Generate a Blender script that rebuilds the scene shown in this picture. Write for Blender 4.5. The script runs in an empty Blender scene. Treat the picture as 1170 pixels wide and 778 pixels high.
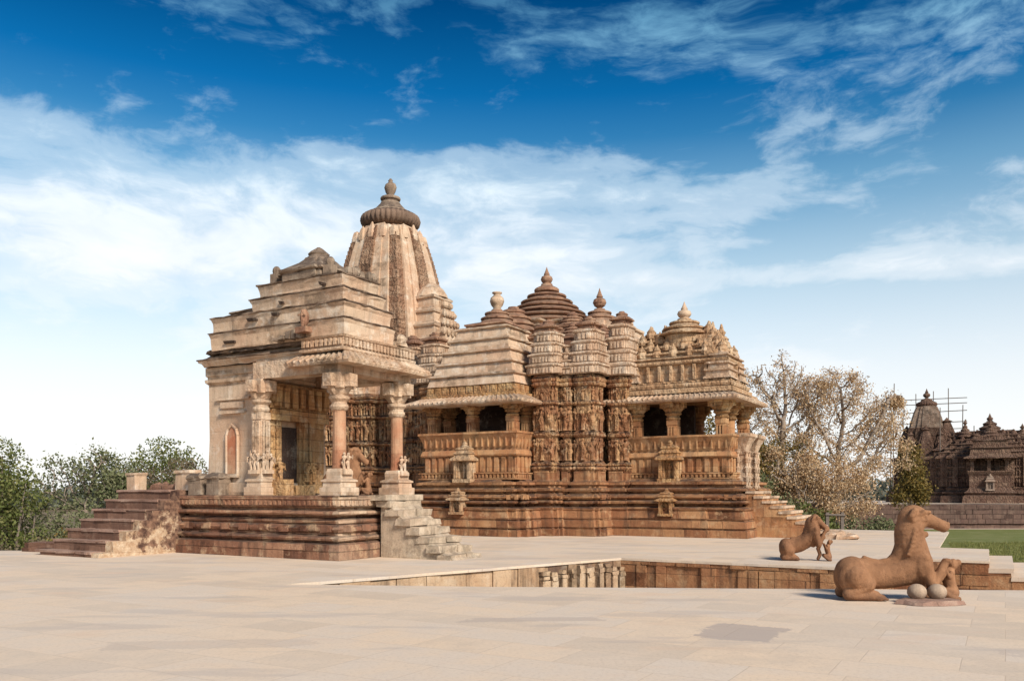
import bpy, bmesh, math, random
from mathutils import Vector, Matrix
from mathutils import noise as mnoise

R = math.radians
S = bpy.context.scene
C = S.collection

# ------------------------------------------------------------------ camera
F_PX, HZ, EYE = 976.0, 562.0, 1.6           # focal length in photo pixels, horizon row, eye height
cam_data = bpy.data.cameras.new("camera")
cam = bpy.data.objects.new("camera", cam_data)
C.objects.link(cam)
cam.location = (0, 0, EYE)
cam.rotation_euler = (R(90), 0, 0)
cam_data.sensor_width = 36.0
cam_data.lens = 36.0 * F_PX / 1170.0
cam_data.shift_y = (HZ - 389.0) / 1170.0
cam_data.clip_start = 0.1
cam_data.clip_end = 3000
S.camera = cam

# ------------------------------------------------------------------ light, sky, exposure
SUN_AZ = R(147)                              # clockwise from +Y: behind the camera, to the right
SUN_EL = R(37)
sun_dir = Vector((math.sin(SUN_AZ) * math.cos(SUN_EL), math.cos(SUN_AZ) * math.cos(SUN_EL), math.sin(SUN_EL)))
sl = bpy.data.lights.new("sun", 'SUN')
sl.energy = 2.75
sl.angle = R(14)
sl.color = (1.0, 0.93, 0.82)
so = bpy.data.objects.new("sun", sl)
C.objects.link(so)
so.rotation_euler = (-sun_dir).to_track_quat('-Z', 'Y').to_euler()
so.location = (10, -20, 30)

S.view_settings.view_transform = 'Standard'
S.view_settings.look = 'None'
S.view_settings.exposure = 1.04
S.view_settings.gamma = 1.0
S.view_settings.use_curve_mapping = False

world = bpy.data.worlds.new("World")
S.world = world
world.use_nodes = True


class NT:
    """tiny node-graph helper"""
    def __init__(s, tree):
        s.t = tree
        s.n = tree.nodes
        s.l = tree.links

    def add(s, typ, **kw):
        n = s.n.new(typ)
        for k, v in kw.items():
            setattr(n, k, v)
        return n

    def put(s, sock, val):
        if isinstance(val, bpy.types.NodeSocket):
            s.l.new(val, sock)
        else:
            sock.default_value = val

    def math(s, op, a, b=0.0, c=0.0, clamp=False):
        n = s.add('ShaderNodeMath', operation=op, use_clamp=clamp)
        s.put(n.inputs[0], a)
        s.put(n.inputs[1], b)
        s.put(n.inputs[2], c)
        return n.outputs[0]

    def mix(s, fac, a, b, blend='MIX'):
        n = s.add('ShaderNodeMix', data_type='RGBA', blend_type=blend)
        s.put(n.inputs[0], fac)
        for i, v in ((6, a), (7, b)):
            if isinstance(v, tuple) and len(v) == 3:
                v = v + (1.0,)
            s.put(n.inputs[i], v)
        return n.outputs[2]

    def noise(s, vec, scale, detail=4.0, rough=0.55, dist=0.0):
        n = s.add('ShaderNodeTexNoise')
        s.put(n.inputs['Vector'], vec)
        n.inputs['Scale'].default_value = scale
        n.inputs['Detail'].default_value = detail
        n.inputs['Roughness'].default_value = rough
        n.inputs['Distortion'].default_value = dist
        return n.outputs['Fac']

    def ramp(s, fac, stops, interp='LINEAR'):
        n = s.add('ShaderNodeValToRGB')
        s.put(n.inputs[0], fac)
        cr = n.color_ramp
        cr.interpolation = interp
        while len(cr.elements) < len(stops):
            cr.elements.new(0.5)
        for e, (p, c) in zip(cr.elements, stops):
            e.position = p
            if not isinstance(c, tuple):
                c = (c, c, c)
            e.color = tuple(c[:3]) + (1.0,)
        return n.outputs[0]

    def comb(s, x, y, z):
        n = s.add('ShaderNodeCombineXYZ')
        for i, v in enumerate((x, y, z)):
            s.put(n.inputs[i], v)
        return n.outputs[0]

    def sep(s, v):
        n = s.add('ShaderNodeSeparateXYZ')
        s.put(n.inputs[0], v)
        return n.outputs

    def mapping(s, v, loc=(0, 0, 0), rot=(0, 0, 0), scale=(1, 1, 1)):
        n = s.add('ShaderNodeMapping')
        s.put(n.inputs[0], v)
        n.inputs[1].default_value = loc
        n.inputs[2].default_value = rot
        n.inputs[3].default_value = scale
        return n.outputs[0]


def build_world():
    g = NT(world.node_tree)
    g.n.clear()
    out = g.add('ShaderNodeOutputWorld')
    bg = g.add('ShaderNodeBackground')
    bg.inputs[1].default_value = 0.07
    g.l.new(bg.outputs[0], out.inputs[0])
    sky = g.add('ShaderNodeTexSky', sky_type='NISHITA')
    sky.sun_disc = False
    sky.sun_elevation = SUN_EL
    sky.sun_rotation = SUN_AZ
    sky.altitude = 200
    sky.air_density = 1.0
    sky.dust_density = 1.0
    sky.ozone_density = 2.0
    tc = g.add('ShaderNodeTexCoord').outputs['Generated']
    nrm = g.add('ShaderNodeVectorMath', operation='NORMALIZE')
    g.l.new(tc, nrm.inputs[0])
    d = nrm.outputs[0]
    x, y, z = g.sep(d)
    zc = g.math('MAXIMUM', z, 0.0)
    # polarised deep blue overhead, hazy towards the horizon
    tint = g.ramp(zc, [(0.0, (1.5, 1.3, 1.1)), (0.12, (1.3, 1.2, 1.1)), (0.24, (0.82, 1.12, 1.04)),
                       (0.33, (0.36, 0.90, 0.97)), (0.42, (0.02, 0.50, 0.80)), (0.5, (0.0, 0.25, 0.48)), (1.0, (0.03, 0.25, 0.5))])
    base = g.mix(1.0, sky.outputs[0], tint, 'MULTIPLY')
    az = g.math('DIVIDE', x, g.math('MAXIMUM', y, 0.05))
    az = g.math('MINIMUM', g.math('MAXIMUM', az, -6.0), 6.0)
    # clouds: puffed noise in bearing and height, gathered into banks
    p = g.comb(az, g.math('MULTIPLY', zc, 2.1), 0.0)
    wx = g.noise(g.mapping(p, loc=(3.1, 7.7, 0)), 2.4, 4)
    wy = g.noise(g.mapping(p, loc=(9.1, 2.7, 0)), 2.4, 4)
    pw = g.comb(g.math('MULTIPLY_ADD', wx, 0.30, az), g.math('MULTIPLY_ADD', wy, 0.16, g.math('MULTIPLY', zc, 2.1)), 0.0)
    n_big = g.noise(g.mapping(pw, loc=(5.3, 1.9, 0.0), scale=(1.0, 1.35, 1)), 3.4, 10, 0.6)
    n_fine = g.noise(g.mapping(pw, loc=(1.3, 4.9, 0.0), scale=(1.0, 1.4, 1)), 11.0, 8, 0.62)
    dens = g.math('ADD', g.math('MULTIPLY', n_big, 0.72), g.math('MULTIPLY', n_fine, 0.32))
    def bank(a0, z0, sa, sz, amp):
        da = g.math('DIVIDE', g.math('SUBTRACT', az, a0), sa)
        dz = g.math('DIVIDE', g.math('SUBTRACT', zc, z0), sz)
        q = g.math('ADD', g.math('MULTIPLY', da, da), g.math('MULTIPLY', dz, dz))
        return g.math('MULTIPLY', g.math('POWER', 2.718, g.math('MULTIPLY', q, -1.0)), amp)
    for args in ((-0.40, 0.268, 0.36, 0.072, 0.30), (-0.22, 0.36, 0.12, 0.02, 0.10), (0.03, 0.345, 0.22, 0.030, 0.17), (0.05, 0.27, 0.25, 0.05, 0.12), (0.30, 0.315, 0.12, 0.018, 0.13), (0.30, 0.235, 0.3, 0.014, 0.17),
                 (0.58, 0.225, 0.12, 0.012, 0.14), (-0.9, 0.3, 0.3, 0.06, 0.2), (0.9, 0.3, 0.3, 0.05, 0.12), (-1.6, 0.3, 0.5, 0.1, 0.15), (1.7, 0.3, 0.5, 0.1, 0.15)):
        dens = g.math('ADD', dens, bank(*args))
    mask1 = g.ramp(dens, [(0.0, 0.0), (0.54, 0.0), (0.66, 0.36), (0.84, 0.88), (1.0, 0.97)], 'EASE')
    thin = g.math('ADD', bank(0.52, 0.44, 0.36, 0.055, 0.235), bank(-0.28, 0.452, 0.09, 0.010, 0.15))
    thin = g.math('ADD', thin, bank(-0.46, 0.49, 0.10, 0.022, 0.19))
    thin = g.math('ADD', thin, bank(0.12, 0.475, 0.18, 0.03, 0.22))
    pr = g.mapping(pw, rot=(0, 0, R(-18)), scale=(1.0, 1.8, 1))
    puffs = g.math('ADD', g.math('MULTIPLY', g.noise(pr, 16.0, 6, 0.62), 0.6), g.math('MULTIPLY', g.noise(g.mapping(pr, loc=(2, 2, 0)), 4.5, 4, 0.55), 0.4))
    mask2 = g.ramp(g.math('ADD', puffs, thin), [(0.0, 0.0), (0.6, 0.0), (0.95, 0.6), (1.0, 0.62)], 'EASE')
    mask = g.math('MAXIMUM', mask1, mask2)
    ccol = g.ramp(zc, [(0.0, (0.92, 0.91, 0.90)), (0.2, (0.93, 0.94, 0.96)), (0.3, (0.86, 0.92, 0.97)), (0.38, (0.72, 0.88, 0.96)), (0.45, (0.34, 0.66, 0.84)), (0.5, (0.16, 0.46, 0.68)), (1.0, (0.3, 0.5, 0.7))])
    body = g.ramp(n_fine, [(0.3, (0.86, 0.89, 0.92)), (0.6, (1.0, 1.0, 1.0))])
    cl = g.mix(1.0, g.mix(1.0, ccol, body, 'MULTIPLY'), (8.1, 8.1, 8.1), 'MULTIPLY')
    col = g.mix(mask, base, cl)
    haze = g.ramp(zc, [(0.0, 1.0), (0.06, 0.96), (0.13, 0.75), (0.2, 0.48), (0.3, 0.14), (0.38, 0.0)])
    col = g.mix(g.math('MULTIPLY', haze, 0.9), col, (7.1, 7.15, 7.2))
    g.l.new(col, bg.inputs[0])


build_world()

# ------------------------------------------------------------------ materials
def new_mat(name):
    m = bpy.data.materials.new(name)
    m.use_nodes = True
    g = NT(m.node_tree)
    bsdf = g.n.get('Principled BSDF')
    bsdf.inputs['Roughness'].default_value = 0.92
    if 'Specular IOR Level' in bsdf.inputs:
        bsdf.inputs['Specular IOR Level'].default_value = 0.15
    return m, g, bsdf


def stone(name, c1, c2, c3, dark=(0.05, 0.035, 0.028), block=(0.9, 0.3), stain=0.5, carve=0.0, bump=0.5, bandscale=0.0, light=(0.6, 0.5, 0.38), pale=0.25, mortar=0.6, fleck=0.3, dirt=0.75, alt=None):
    """weathered sandstone: block to block tint, patches, run-down stains, pale lichen, carved relief"""
    m, g, b = new_mat(name)
    tc = g.add('ShaderNodeTexCoord').outputs['Object']
    x, y, z = g.sep(tc)
    u = g.math('ADD', x, y)
    wob = g.math('MULTIPLY', g.math('SUBTRACT', g.noise(tc, 1.3, 2), 0.5), 0.05)
    uv = g.comb(u, g.math('ADD', z, wob), 0.0)
    br = g.add('ShaderNodeTexBrick')
    br.offset = 0.37
    br.squash_frequency = 3
    br.squash = 0.7
    g.l.new(uv, br.inputs['Vector'])
    br.inputs['Color1'].default_value = (0, 0, 0, 1)
    br.inputs['Color2'].default_value = (1, 1, 1, 1)
    br.inputs['Mortar'].default_value = (0.35, 0.35, 0.35, 1)
    br.inputs['Scale'].default_value = 1.0
    br.inputs['Mortar Size'].default_value = 0.006
    br.inputs['Mortar Smooth'].default_value = 0.3
    br.inputs['Brick Width'].default_value = block[0]
    br.inputs['Row Height'].default_value = block[1]
    n1 = g.noise(tc, 0.9, 5, 0.6)
    n2 = g.noise(g.mapping(tc, loc=(4, 2, 9)), 3.5, 6, 0.65)
    n3 = g.noise(g.mapping(tc, loc=(7, 1, 3), scale=(2.6, 2.6, 0.38)), 1.5, 6, 0.62)
    n4 = g.noise(g.mapping(tc, loc=(2, 8, 5)), 17, 5, 0.7)
    blk = g.math('ADD', g.math('MULTIPLY', br.outputs['Color'], 0.75), g.math('MULTIPLY', g.math('SUBTRACT', n2, 0.5), 0.9), clamp=True)
    odd = tuple(k * 0.5 for k in c1)
    lite = tuple(min(k * 1.22 + 0.015, 0.7) for k in c2)
    col = g.ramp(blk, [(0.0, odd), (0.12, c1), (0.45, tuple((p + q) / 2 for p, q in zip(c1, c2))), (0.8, c2), (1.0, lite)])
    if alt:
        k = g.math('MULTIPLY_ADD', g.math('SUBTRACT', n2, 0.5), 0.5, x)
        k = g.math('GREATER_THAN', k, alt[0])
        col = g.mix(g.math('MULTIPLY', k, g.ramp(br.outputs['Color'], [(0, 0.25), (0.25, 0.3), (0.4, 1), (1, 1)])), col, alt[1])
    col = g.mix(g.ramp(n1, [(0.0, 0.0), (0.42, 0.0), (0.66, 0.85), (1, 1)]), col, c3)
    if pale > 0:
        col = g.mix(g.math('MULTIPLY', g.ramp(g.noise(g.mapping(tc, loc=(1, 6, 2)), 2.3, 7, 0.68), [(0, 0), (0.53, 0), (0.64, 1), (1, 1)]), pale), col, light)
    if bandscale > 0:
        wv = g.noise(g.mapping(tc, scale=(0.15, 0.15, 1)), bandscale, 3, 0.7)
        col = g.mix(g.ramp(wv, [(0, 0.55), (0.45, 0.0), (0.55, 0.0), (1, 0.3)]), col, dark)
    n7 = g.noise(g.mapping(tc, loc=(3, 9, 6), scale=(9, 9, 0.8)), 1.0, 6, 0.7)
    n8 = g.noise(g.mapping(tc, loc=(6, 3, 2)), 46, 4, 0.75)
    col = g.mix(g.ramp(n7, [(0, 0.55), (0.34, 0.3), (0.46, 0), (1, 0)]), col, tuple(k * 0.45 for k in c1))
    col = g.mix(g.ramp(n8, [(0, 0.6), (0.38, 0.3), (0.47, 0), (0.56, 0), (0.7, 0.25), (1, 0.3)]), col, g.ramp(n8, [(0, tuple(k * 0.5 for k in c1)), (0.5, tuple(k * 0.5 for k in c1)), (0.51, light), (1, light)]))
    if stain > 0:
        st = g.ramp(n3, [(0, 0), (0.5, 0), (0.68, 1), (1, 1)])
        st = g.math('MULTIPLY', st, g.ramp(n2, [(0, 0.3), (0.35, 0.35), (0.65, 1), (1, 1)]))
        col = g.mix(g.math('MULTIPLY', st, stain), col, dark)
    if dirt > 0:
        nz = g.sep(g.add('ShaderNodeNewGeometry').outputs['True Normal'])[2]
        up = g.ramp(nz, [(0.0, 0.0), (0.35, 0.0), (0.7, 1.0), (1.0, 1.0)])
        dk = g.ramp(g.noise(g.mapping(tc, loc=(5, 5, 1)), 2.8, 5, 0.65), [(0, 0.15), (0.38, 0.3), (0.56, 1), (1, 1)])
        col = g.mix(g.math('MULTIPLY', g.math('MULTIPLY', up, dk), dirt), col, tuple(k * 1.3 for k in dark))
    if fleck > 0:
        col = g.mix(g.math('MULTIPLY', g.ramp(n4, [(0, 0.9), (0.36, 0.5), (0.46, 0), (1, 0)]), fleck), col, dark)
    if mortar > 0:
        col = g.mix(g.math('MULTIPLY', br.outputs['Fac'], mortar), col, dark)
    g.l.new(col, b.inputs['Base Color'])
    h = g.math('ADD', g.math('MULTIPLY', g.math('ADD', n4, g.math('MULTIPLY', n8, 0.35)), 0.38), g.math('MULTIPLY', n2, 0.8))
    h = g.math('SUBTRACT', h, g.math('MULTIPLY', br.outputs['Fac'], 0.5))
    if carve > 0:
        vo = g.add('ShaderNodeTexVoronoi', feature='SMOOTH_F1')
        g.l.new(g.mapping(tc, scale=(1.0, 1.0, 0.75)), vo.inputs['Vector'])
        vo.inputs['Scale'].default_value = 8.0
        vo.inputs['Smoothness'].default_value = 0.25
        vo2 = g.add('ShaderNodeTexVoronoi', feature='F1')
        g.l.new(tc, vo2.inputs['Vector'])
        vo2.inputs['Scale'].default_value = 19.0
        h = g.math('SUBTRACT', h, g.math('MULTIPLY', vo.outputs['Distance'], carve * 2.2))
        h = g.math('SUBTRACT', h, g.math('MULTIPLY', vo2.outputs['Distance'], carve * 0.9))
    bp = g.add('ShaderNodeBump')
    bp.inputs['Strength'].default_value = bump
    bp.inputs['Distance'].default_value = 0.05
    g.l.new(h, bp.inputs['Height'])
    g.l.new(bp.outputs[0], b.inputs['Normal'])
    return m


M = {}
LICHEN = (0.06, 0.042, 0.033)
M['cream'] = stone('cream_sandstone', (0.53, 0.36, 0.235), (0.60, 0.445, 0.315), (0.54, 0.335, 0.215), stain=0.42, block=(1.5, 0.4), pale=0.65, mortar=0.1, fleck=0.25, light=(0.70, 0.58, 0.455), bump=0.5, dirt=0.4)
M['cream_carved'] = stone('carved_cream_sandstone', (0.50, 0.34, 0.22), (0.60, 0.445, 0.315), (0.45, 0.265, 0.16), stain=0.55, block=(0.9, 0.6), carve=0.4, bump=0.6, pale=0.6, mortar=0.12, light=(0.69, 0.565, 0.44), dirt=0.35)
M['ochre'] = stone('ochre_sandstone', (0.392, 0.185, 0.081), (0.530, 0.308, 0.151), (0.350, 0.140, 0.065), stain=0.65, block=(0.7, 0.36), pale=0.45, mortar=0.4, light=(0.57, 0.39, 0.235), dirt=0.6)
M['pale_ochre'] = stone('pale_carved_ochre_stone', (0.45, 0.275, 0.15), (0.57, 0.395, 0.245), (0.42, 0.235, 0.125), stain=0.55, block=(0.5, 0.3), carve=0.45, bump=0.8, pale=0.5, light=(0.64, 0.5, 0.345), dirt=0.35)
M['ochre_carved'] = stone('carved_ochre_sandstone', (0.424, 0.226, 0.095), (0.551, 0.358, 0.175), (0.360, 0.165, 0.069), stain=0.65, block=(0.5, 0.3), carve=0.5, bump=0.8, pale=0.45, light=(0.6, 0.44, 0.28), dirt=0.5)
M['red'] = stone('red_sandstone', (0.212, 0.089, 0.043), (0.460, 0.242, 0.114), (0.307, 0.130, 0.062), stain=0.8, block=(1.15, 0.33), pale=0.6, mortar=0.5, light=(0.48, 0.30, 0.165), bump=0.9, dirt=0.8)
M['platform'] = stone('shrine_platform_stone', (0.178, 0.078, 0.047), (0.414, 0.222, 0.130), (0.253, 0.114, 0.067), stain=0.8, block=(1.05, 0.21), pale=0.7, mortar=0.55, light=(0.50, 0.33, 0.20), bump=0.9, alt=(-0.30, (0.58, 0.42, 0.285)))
M['red_carved'] = stone('carved_red_sandstone', (0.287, 0.128, 0.060), (0.540, 0.329, 0.162), (0.299, 0.128, 0.062), stain=0.75, block=(0.3, 0.9), carve=0.6, bump=0.9, pale=0.7, mortar=0.2, light=(0.60, 0.43, 0.265), dirt=0.8)
M['spire_brown'] = stone('carved_tan_sandstone', (0.31, 0.175, 0.105), (0.43, 0.275, 0.175), (0.27, 0.14, 0.085), stain=0.6, block=(0.42, 0.4), carve=0.7, bump=0.9, pale=0.4, mortar=0.3, light=(0.5, 0.36, 0.24))
M['brown'] = stone('brown_roof_stone', (0.28, 0.145, 0.09), (0.40, 0.235, 0.145), (0.25, 0.125, 0.08), stain=0.6, block=(0.5, 0.2), pale=0.45, mortar=0.3, light=(0.5, 0.345, 0.225), dirt=0.5)
M['grey'] = stone('grey_weathered_stone', (0.26, 0.185, 0.13), (0.33, 0.24, 0.17), (0.2, 0.135, 0.095), stain=0.6, block=(0.6, 0.3), pale=0.3, mortar=0.3)
M['rim'] = stone('lichen_ledge_stone', (0.15, 0.10, 0.07), (0.24, 0.16, 0.11), (0.09, 0.06, 0.045), stain=0.8, block=(0.5, 0.3), pale=0.45, mortar=0.3, light=(0.42, 0.29, 0.19))
M['plaster'] = stone('pale_stair_plaster', (0.54, 0.42, 0.30), (0.6, 0.475, 0.345), (0.50, 0.365, 0.255), stain=0.5, block=(3, 3), pale=0.4, mortar=0.0, fleck=0.5, bump=0.6, light=(0.64, 0.53, 0.41), dirt=0.2)
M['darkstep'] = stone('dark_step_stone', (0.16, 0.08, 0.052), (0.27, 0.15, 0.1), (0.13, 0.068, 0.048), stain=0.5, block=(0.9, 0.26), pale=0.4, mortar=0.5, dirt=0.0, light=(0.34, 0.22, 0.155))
M['tread'] = stone('pink_slab_lit_tread_stone', (0.30, 0.18, 0.135), (0.40, 0.265, 0.20), (0.26, 0.15, 0.11), stain=0.3, block=(0.9, 0.26), pale=0.4, mortar=0.2, dirt=0.2, light=(0.46, 0.33, 0.25))  # step tops painted paler than the risers, as if sunlit; also colours the slab
M['amalaka'] = stone('dark_ribbed_stone', (0.17, 0.11, 0.078), (0.23, 0.15, 0.105), (0.13, 0.085, 0.062), stain=0.6, block=(0.6, 2), pale=0.3, mortar=0.1, light=(0.3, 0.21, 0.15))
M['turret'] = stone('pale_turret_sandstone', (0.50, 0.34, 0.225), (0.61, 0.455, 0.325), (0.46, 0.285, 0.18), stain=0.5, block=(0.9, 0.6), carve=0.3, bump=0.6, pale=0.65, mortar=0.12, light=(0.70, 0.58, 0.455), dirt=0.2)
M['pinkcol'] = stone('pink_column_stone', (0.41, 0.205, 0.115), (0.49, 0.28, 0.165), (0.42, 0.14, 0.07), stain=0.35, block=(2, 1.3), pale=0.4, mortar=0.2, bump=0.4, light=(0.56, 0.37, 0.24))
M['far'] = stone('dark_far_stone', (0.15, 0.083, 0.058), (0.25, 0.155, 0.105), (0.135, 0.075, 0.052), stain=0.6, block=(0.8, 0.4), carve=0.9, bump=1.0, pale=0.45, light=(0.34, 0.23, 0.16), dirt=0.2)
M['far_pale'] = stone('pale_far_plaster', (0.36, 0.26, 0.195), (0.44, 0.33, 0.255), (0.30, 0.2, 0.145), stain=0.4, block=(0.8, 0.4), pale=0.3, dirt=0.1)
M['terrace'] = stone('dark_terrace_stone', (0.10, 0.058, 0.046), (0.165, 0.10, 0.075), (0.12, 0.075, 0.058), stain=0.7, block=(0.9, 0.35), pale=0.4, mortar=0.9, light=(0.24, 0.165, 0.12))
M['black_inside'] = stone('interior_shade_stone', (0.05, 0.03, 0.022), (0.075, 0.045, 0.032), (0.04, 0.024, 0.02), stain=0.4)  # near-black paints in the shade of doorway, porch interiors and wall holes


def worn_plaster():
    """lime plaster low down, fallen away higher up from dark brown rubble"""
    m, g, b = new_mat('fallen_plaster_on_rubble')
    tc = g.add('ShaderNodeTexCoord').outputs['Object']
    x, y, z = g.sep(tc)
    n1 = g.noise(tc, 1.6, 7, 0.68)
    n2 = g.noise(g.mapping(tc, loc=(4, 2, 9)), 6.0, 6, 0.65)
    n3 = g.noise(tc, 22, 5, 0.7)
    pl = g.mix(g.ramp(n2, [(0, 0), (0.4, 0), (0.65, 1), (1, 1)]), (0.40, 0.25, 0.15), (0.60, 0.46, 0.32))
    rub = g.mix(g.ramp(n2, [(0, 0), (0.4, 0), (0.6, 1), (1, 1)]), (0.075, 0.04, 0.03), (0.25, 0.14, 0.09))
    k = g.math('ADD', g.math('MULTIPLY_ADD', z, 0.16, g.math('MULTIPLY', g.math('ADD', y, 1.5), 0.05)), n1)
    col = g.mix(g.ramp(k, [(0, 0), (0.60, 0), (0.66, 1), (1, 1)]), pl, rub)
    col = g.mix(g.ramp(n3, [(0, 0.7), (0.36, 0.3), (0.46, 0), (1, 0)]), col, (0.12, 0.07, 0.05))
    g.l.new(col, b.inputs['Base Color'])
    bp = g.add('ShaderNodeBump')
    bp.inputs['Strength'].default_value = 0.8
    bp.inputs['Distance'].default_value = 0.05
    g.l.new(g.math('ADD', n2, g.math('MULTIPLY', n3, 0.5)), bp.inputs['Height'])
    g.l.new(bp.outputs[0], b.inputs['Normal'])
    return m


M['worn'] = worn_plaster()


def statue_mat(name, c1, c2, c3):
    m, g, b = new_mat(name)
    tc = g.add('ShaderNodeTexCoord').outputs['Object']
    n1 = g.noise(tc, 2.2, 6, 0.6)
    n2 = g.noise(g.mapping(tc, loc=(3, 3, 3)), 9, 6, 0.7)
    n3 = g.noise(tc, 60, 4, 0.7)
    col = g.mix(g.ramp(n1, [(0, 0), (0.35, 0), (0.65, 1), (1, 1)]), c1, c2)
    col = g.mix(g.ramp(n2, [(0, 0.8), (0.38, 0.35), (0.48, 0), (1, 0)]), col, c3)
    g.l.new(col, b.inputs['Base Color'])
    vo = g.add('ShaderNodeTexVoronoi', feature='F1')
    g.l.new(tc, vo.inputs['Vector'])
    vo.inputs['Scale'].default_value = 38
    pits = g.ramp(vo.outputs['Distance'], [(0, 0), (0.25, 0.2), (0.5, 1), (1, 1)])
    n4 = g.noise(g.mapping(tc, scale=(1, 1, 0.4)), 5, 6, 0.7)
    x, y, z = g.sep(tc)
    col2 = g.mix(g.ramp(n4, [(0, 0), (0.52, 0), (0.66, 0.55), (1, 0.6)]), col, tuple(min(1, k * 1.45) for k in c2))
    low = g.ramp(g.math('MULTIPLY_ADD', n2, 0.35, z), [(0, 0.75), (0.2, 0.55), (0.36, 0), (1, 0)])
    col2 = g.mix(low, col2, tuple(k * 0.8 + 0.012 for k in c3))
    g.l.new(col2, b.inputs['Base Color'])
    bp = g.add('ShaderNodeBump')
    bp.inputs['Strength'].default_value = 0.5
    bp.inputs['Distance'].default_value = 0.02
    wv = g.math('SINE', g.math('ADD', g.math('MULTIPLY', z, 85.0), g.math('ADD', g.math('MULTIPLY', n2, 9.0), g.math('MULTIPLY', x, -30.0))))
    neck = g.math('MULTIPLY', g.ramp(z, [(0, 0), (0.62, 0), (0.75, 1), (1.0, 1)]), g.math('LESS_THAN', x, 1.17))
    pits = g.math('ADD', pits, g.math('MULTIPLY', g.math('MULTIPLY', wv, neck), 1.6))
    g.l.new(g.math('ADD', g.math('MULTIPLY', pits, 0.18), g.math('ADD', n3, g.math('MULTIPLY', n2, 1.1))), bp.inputs['Height'])
    g.l.new(bp.outputs[0], b.inputs['Normal'])
    return m


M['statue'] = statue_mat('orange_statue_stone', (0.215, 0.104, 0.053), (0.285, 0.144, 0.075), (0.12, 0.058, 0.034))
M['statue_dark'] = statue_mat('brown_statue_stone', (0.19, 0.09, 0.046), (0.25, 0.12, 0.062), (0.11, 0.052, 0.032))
M['ball'] = statue_mat('pale_ball_stone', (0.34, 0.245, 0.175), (0.40, 0.29, 0.205), (0.24, 0.16, 0.11))


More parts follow.
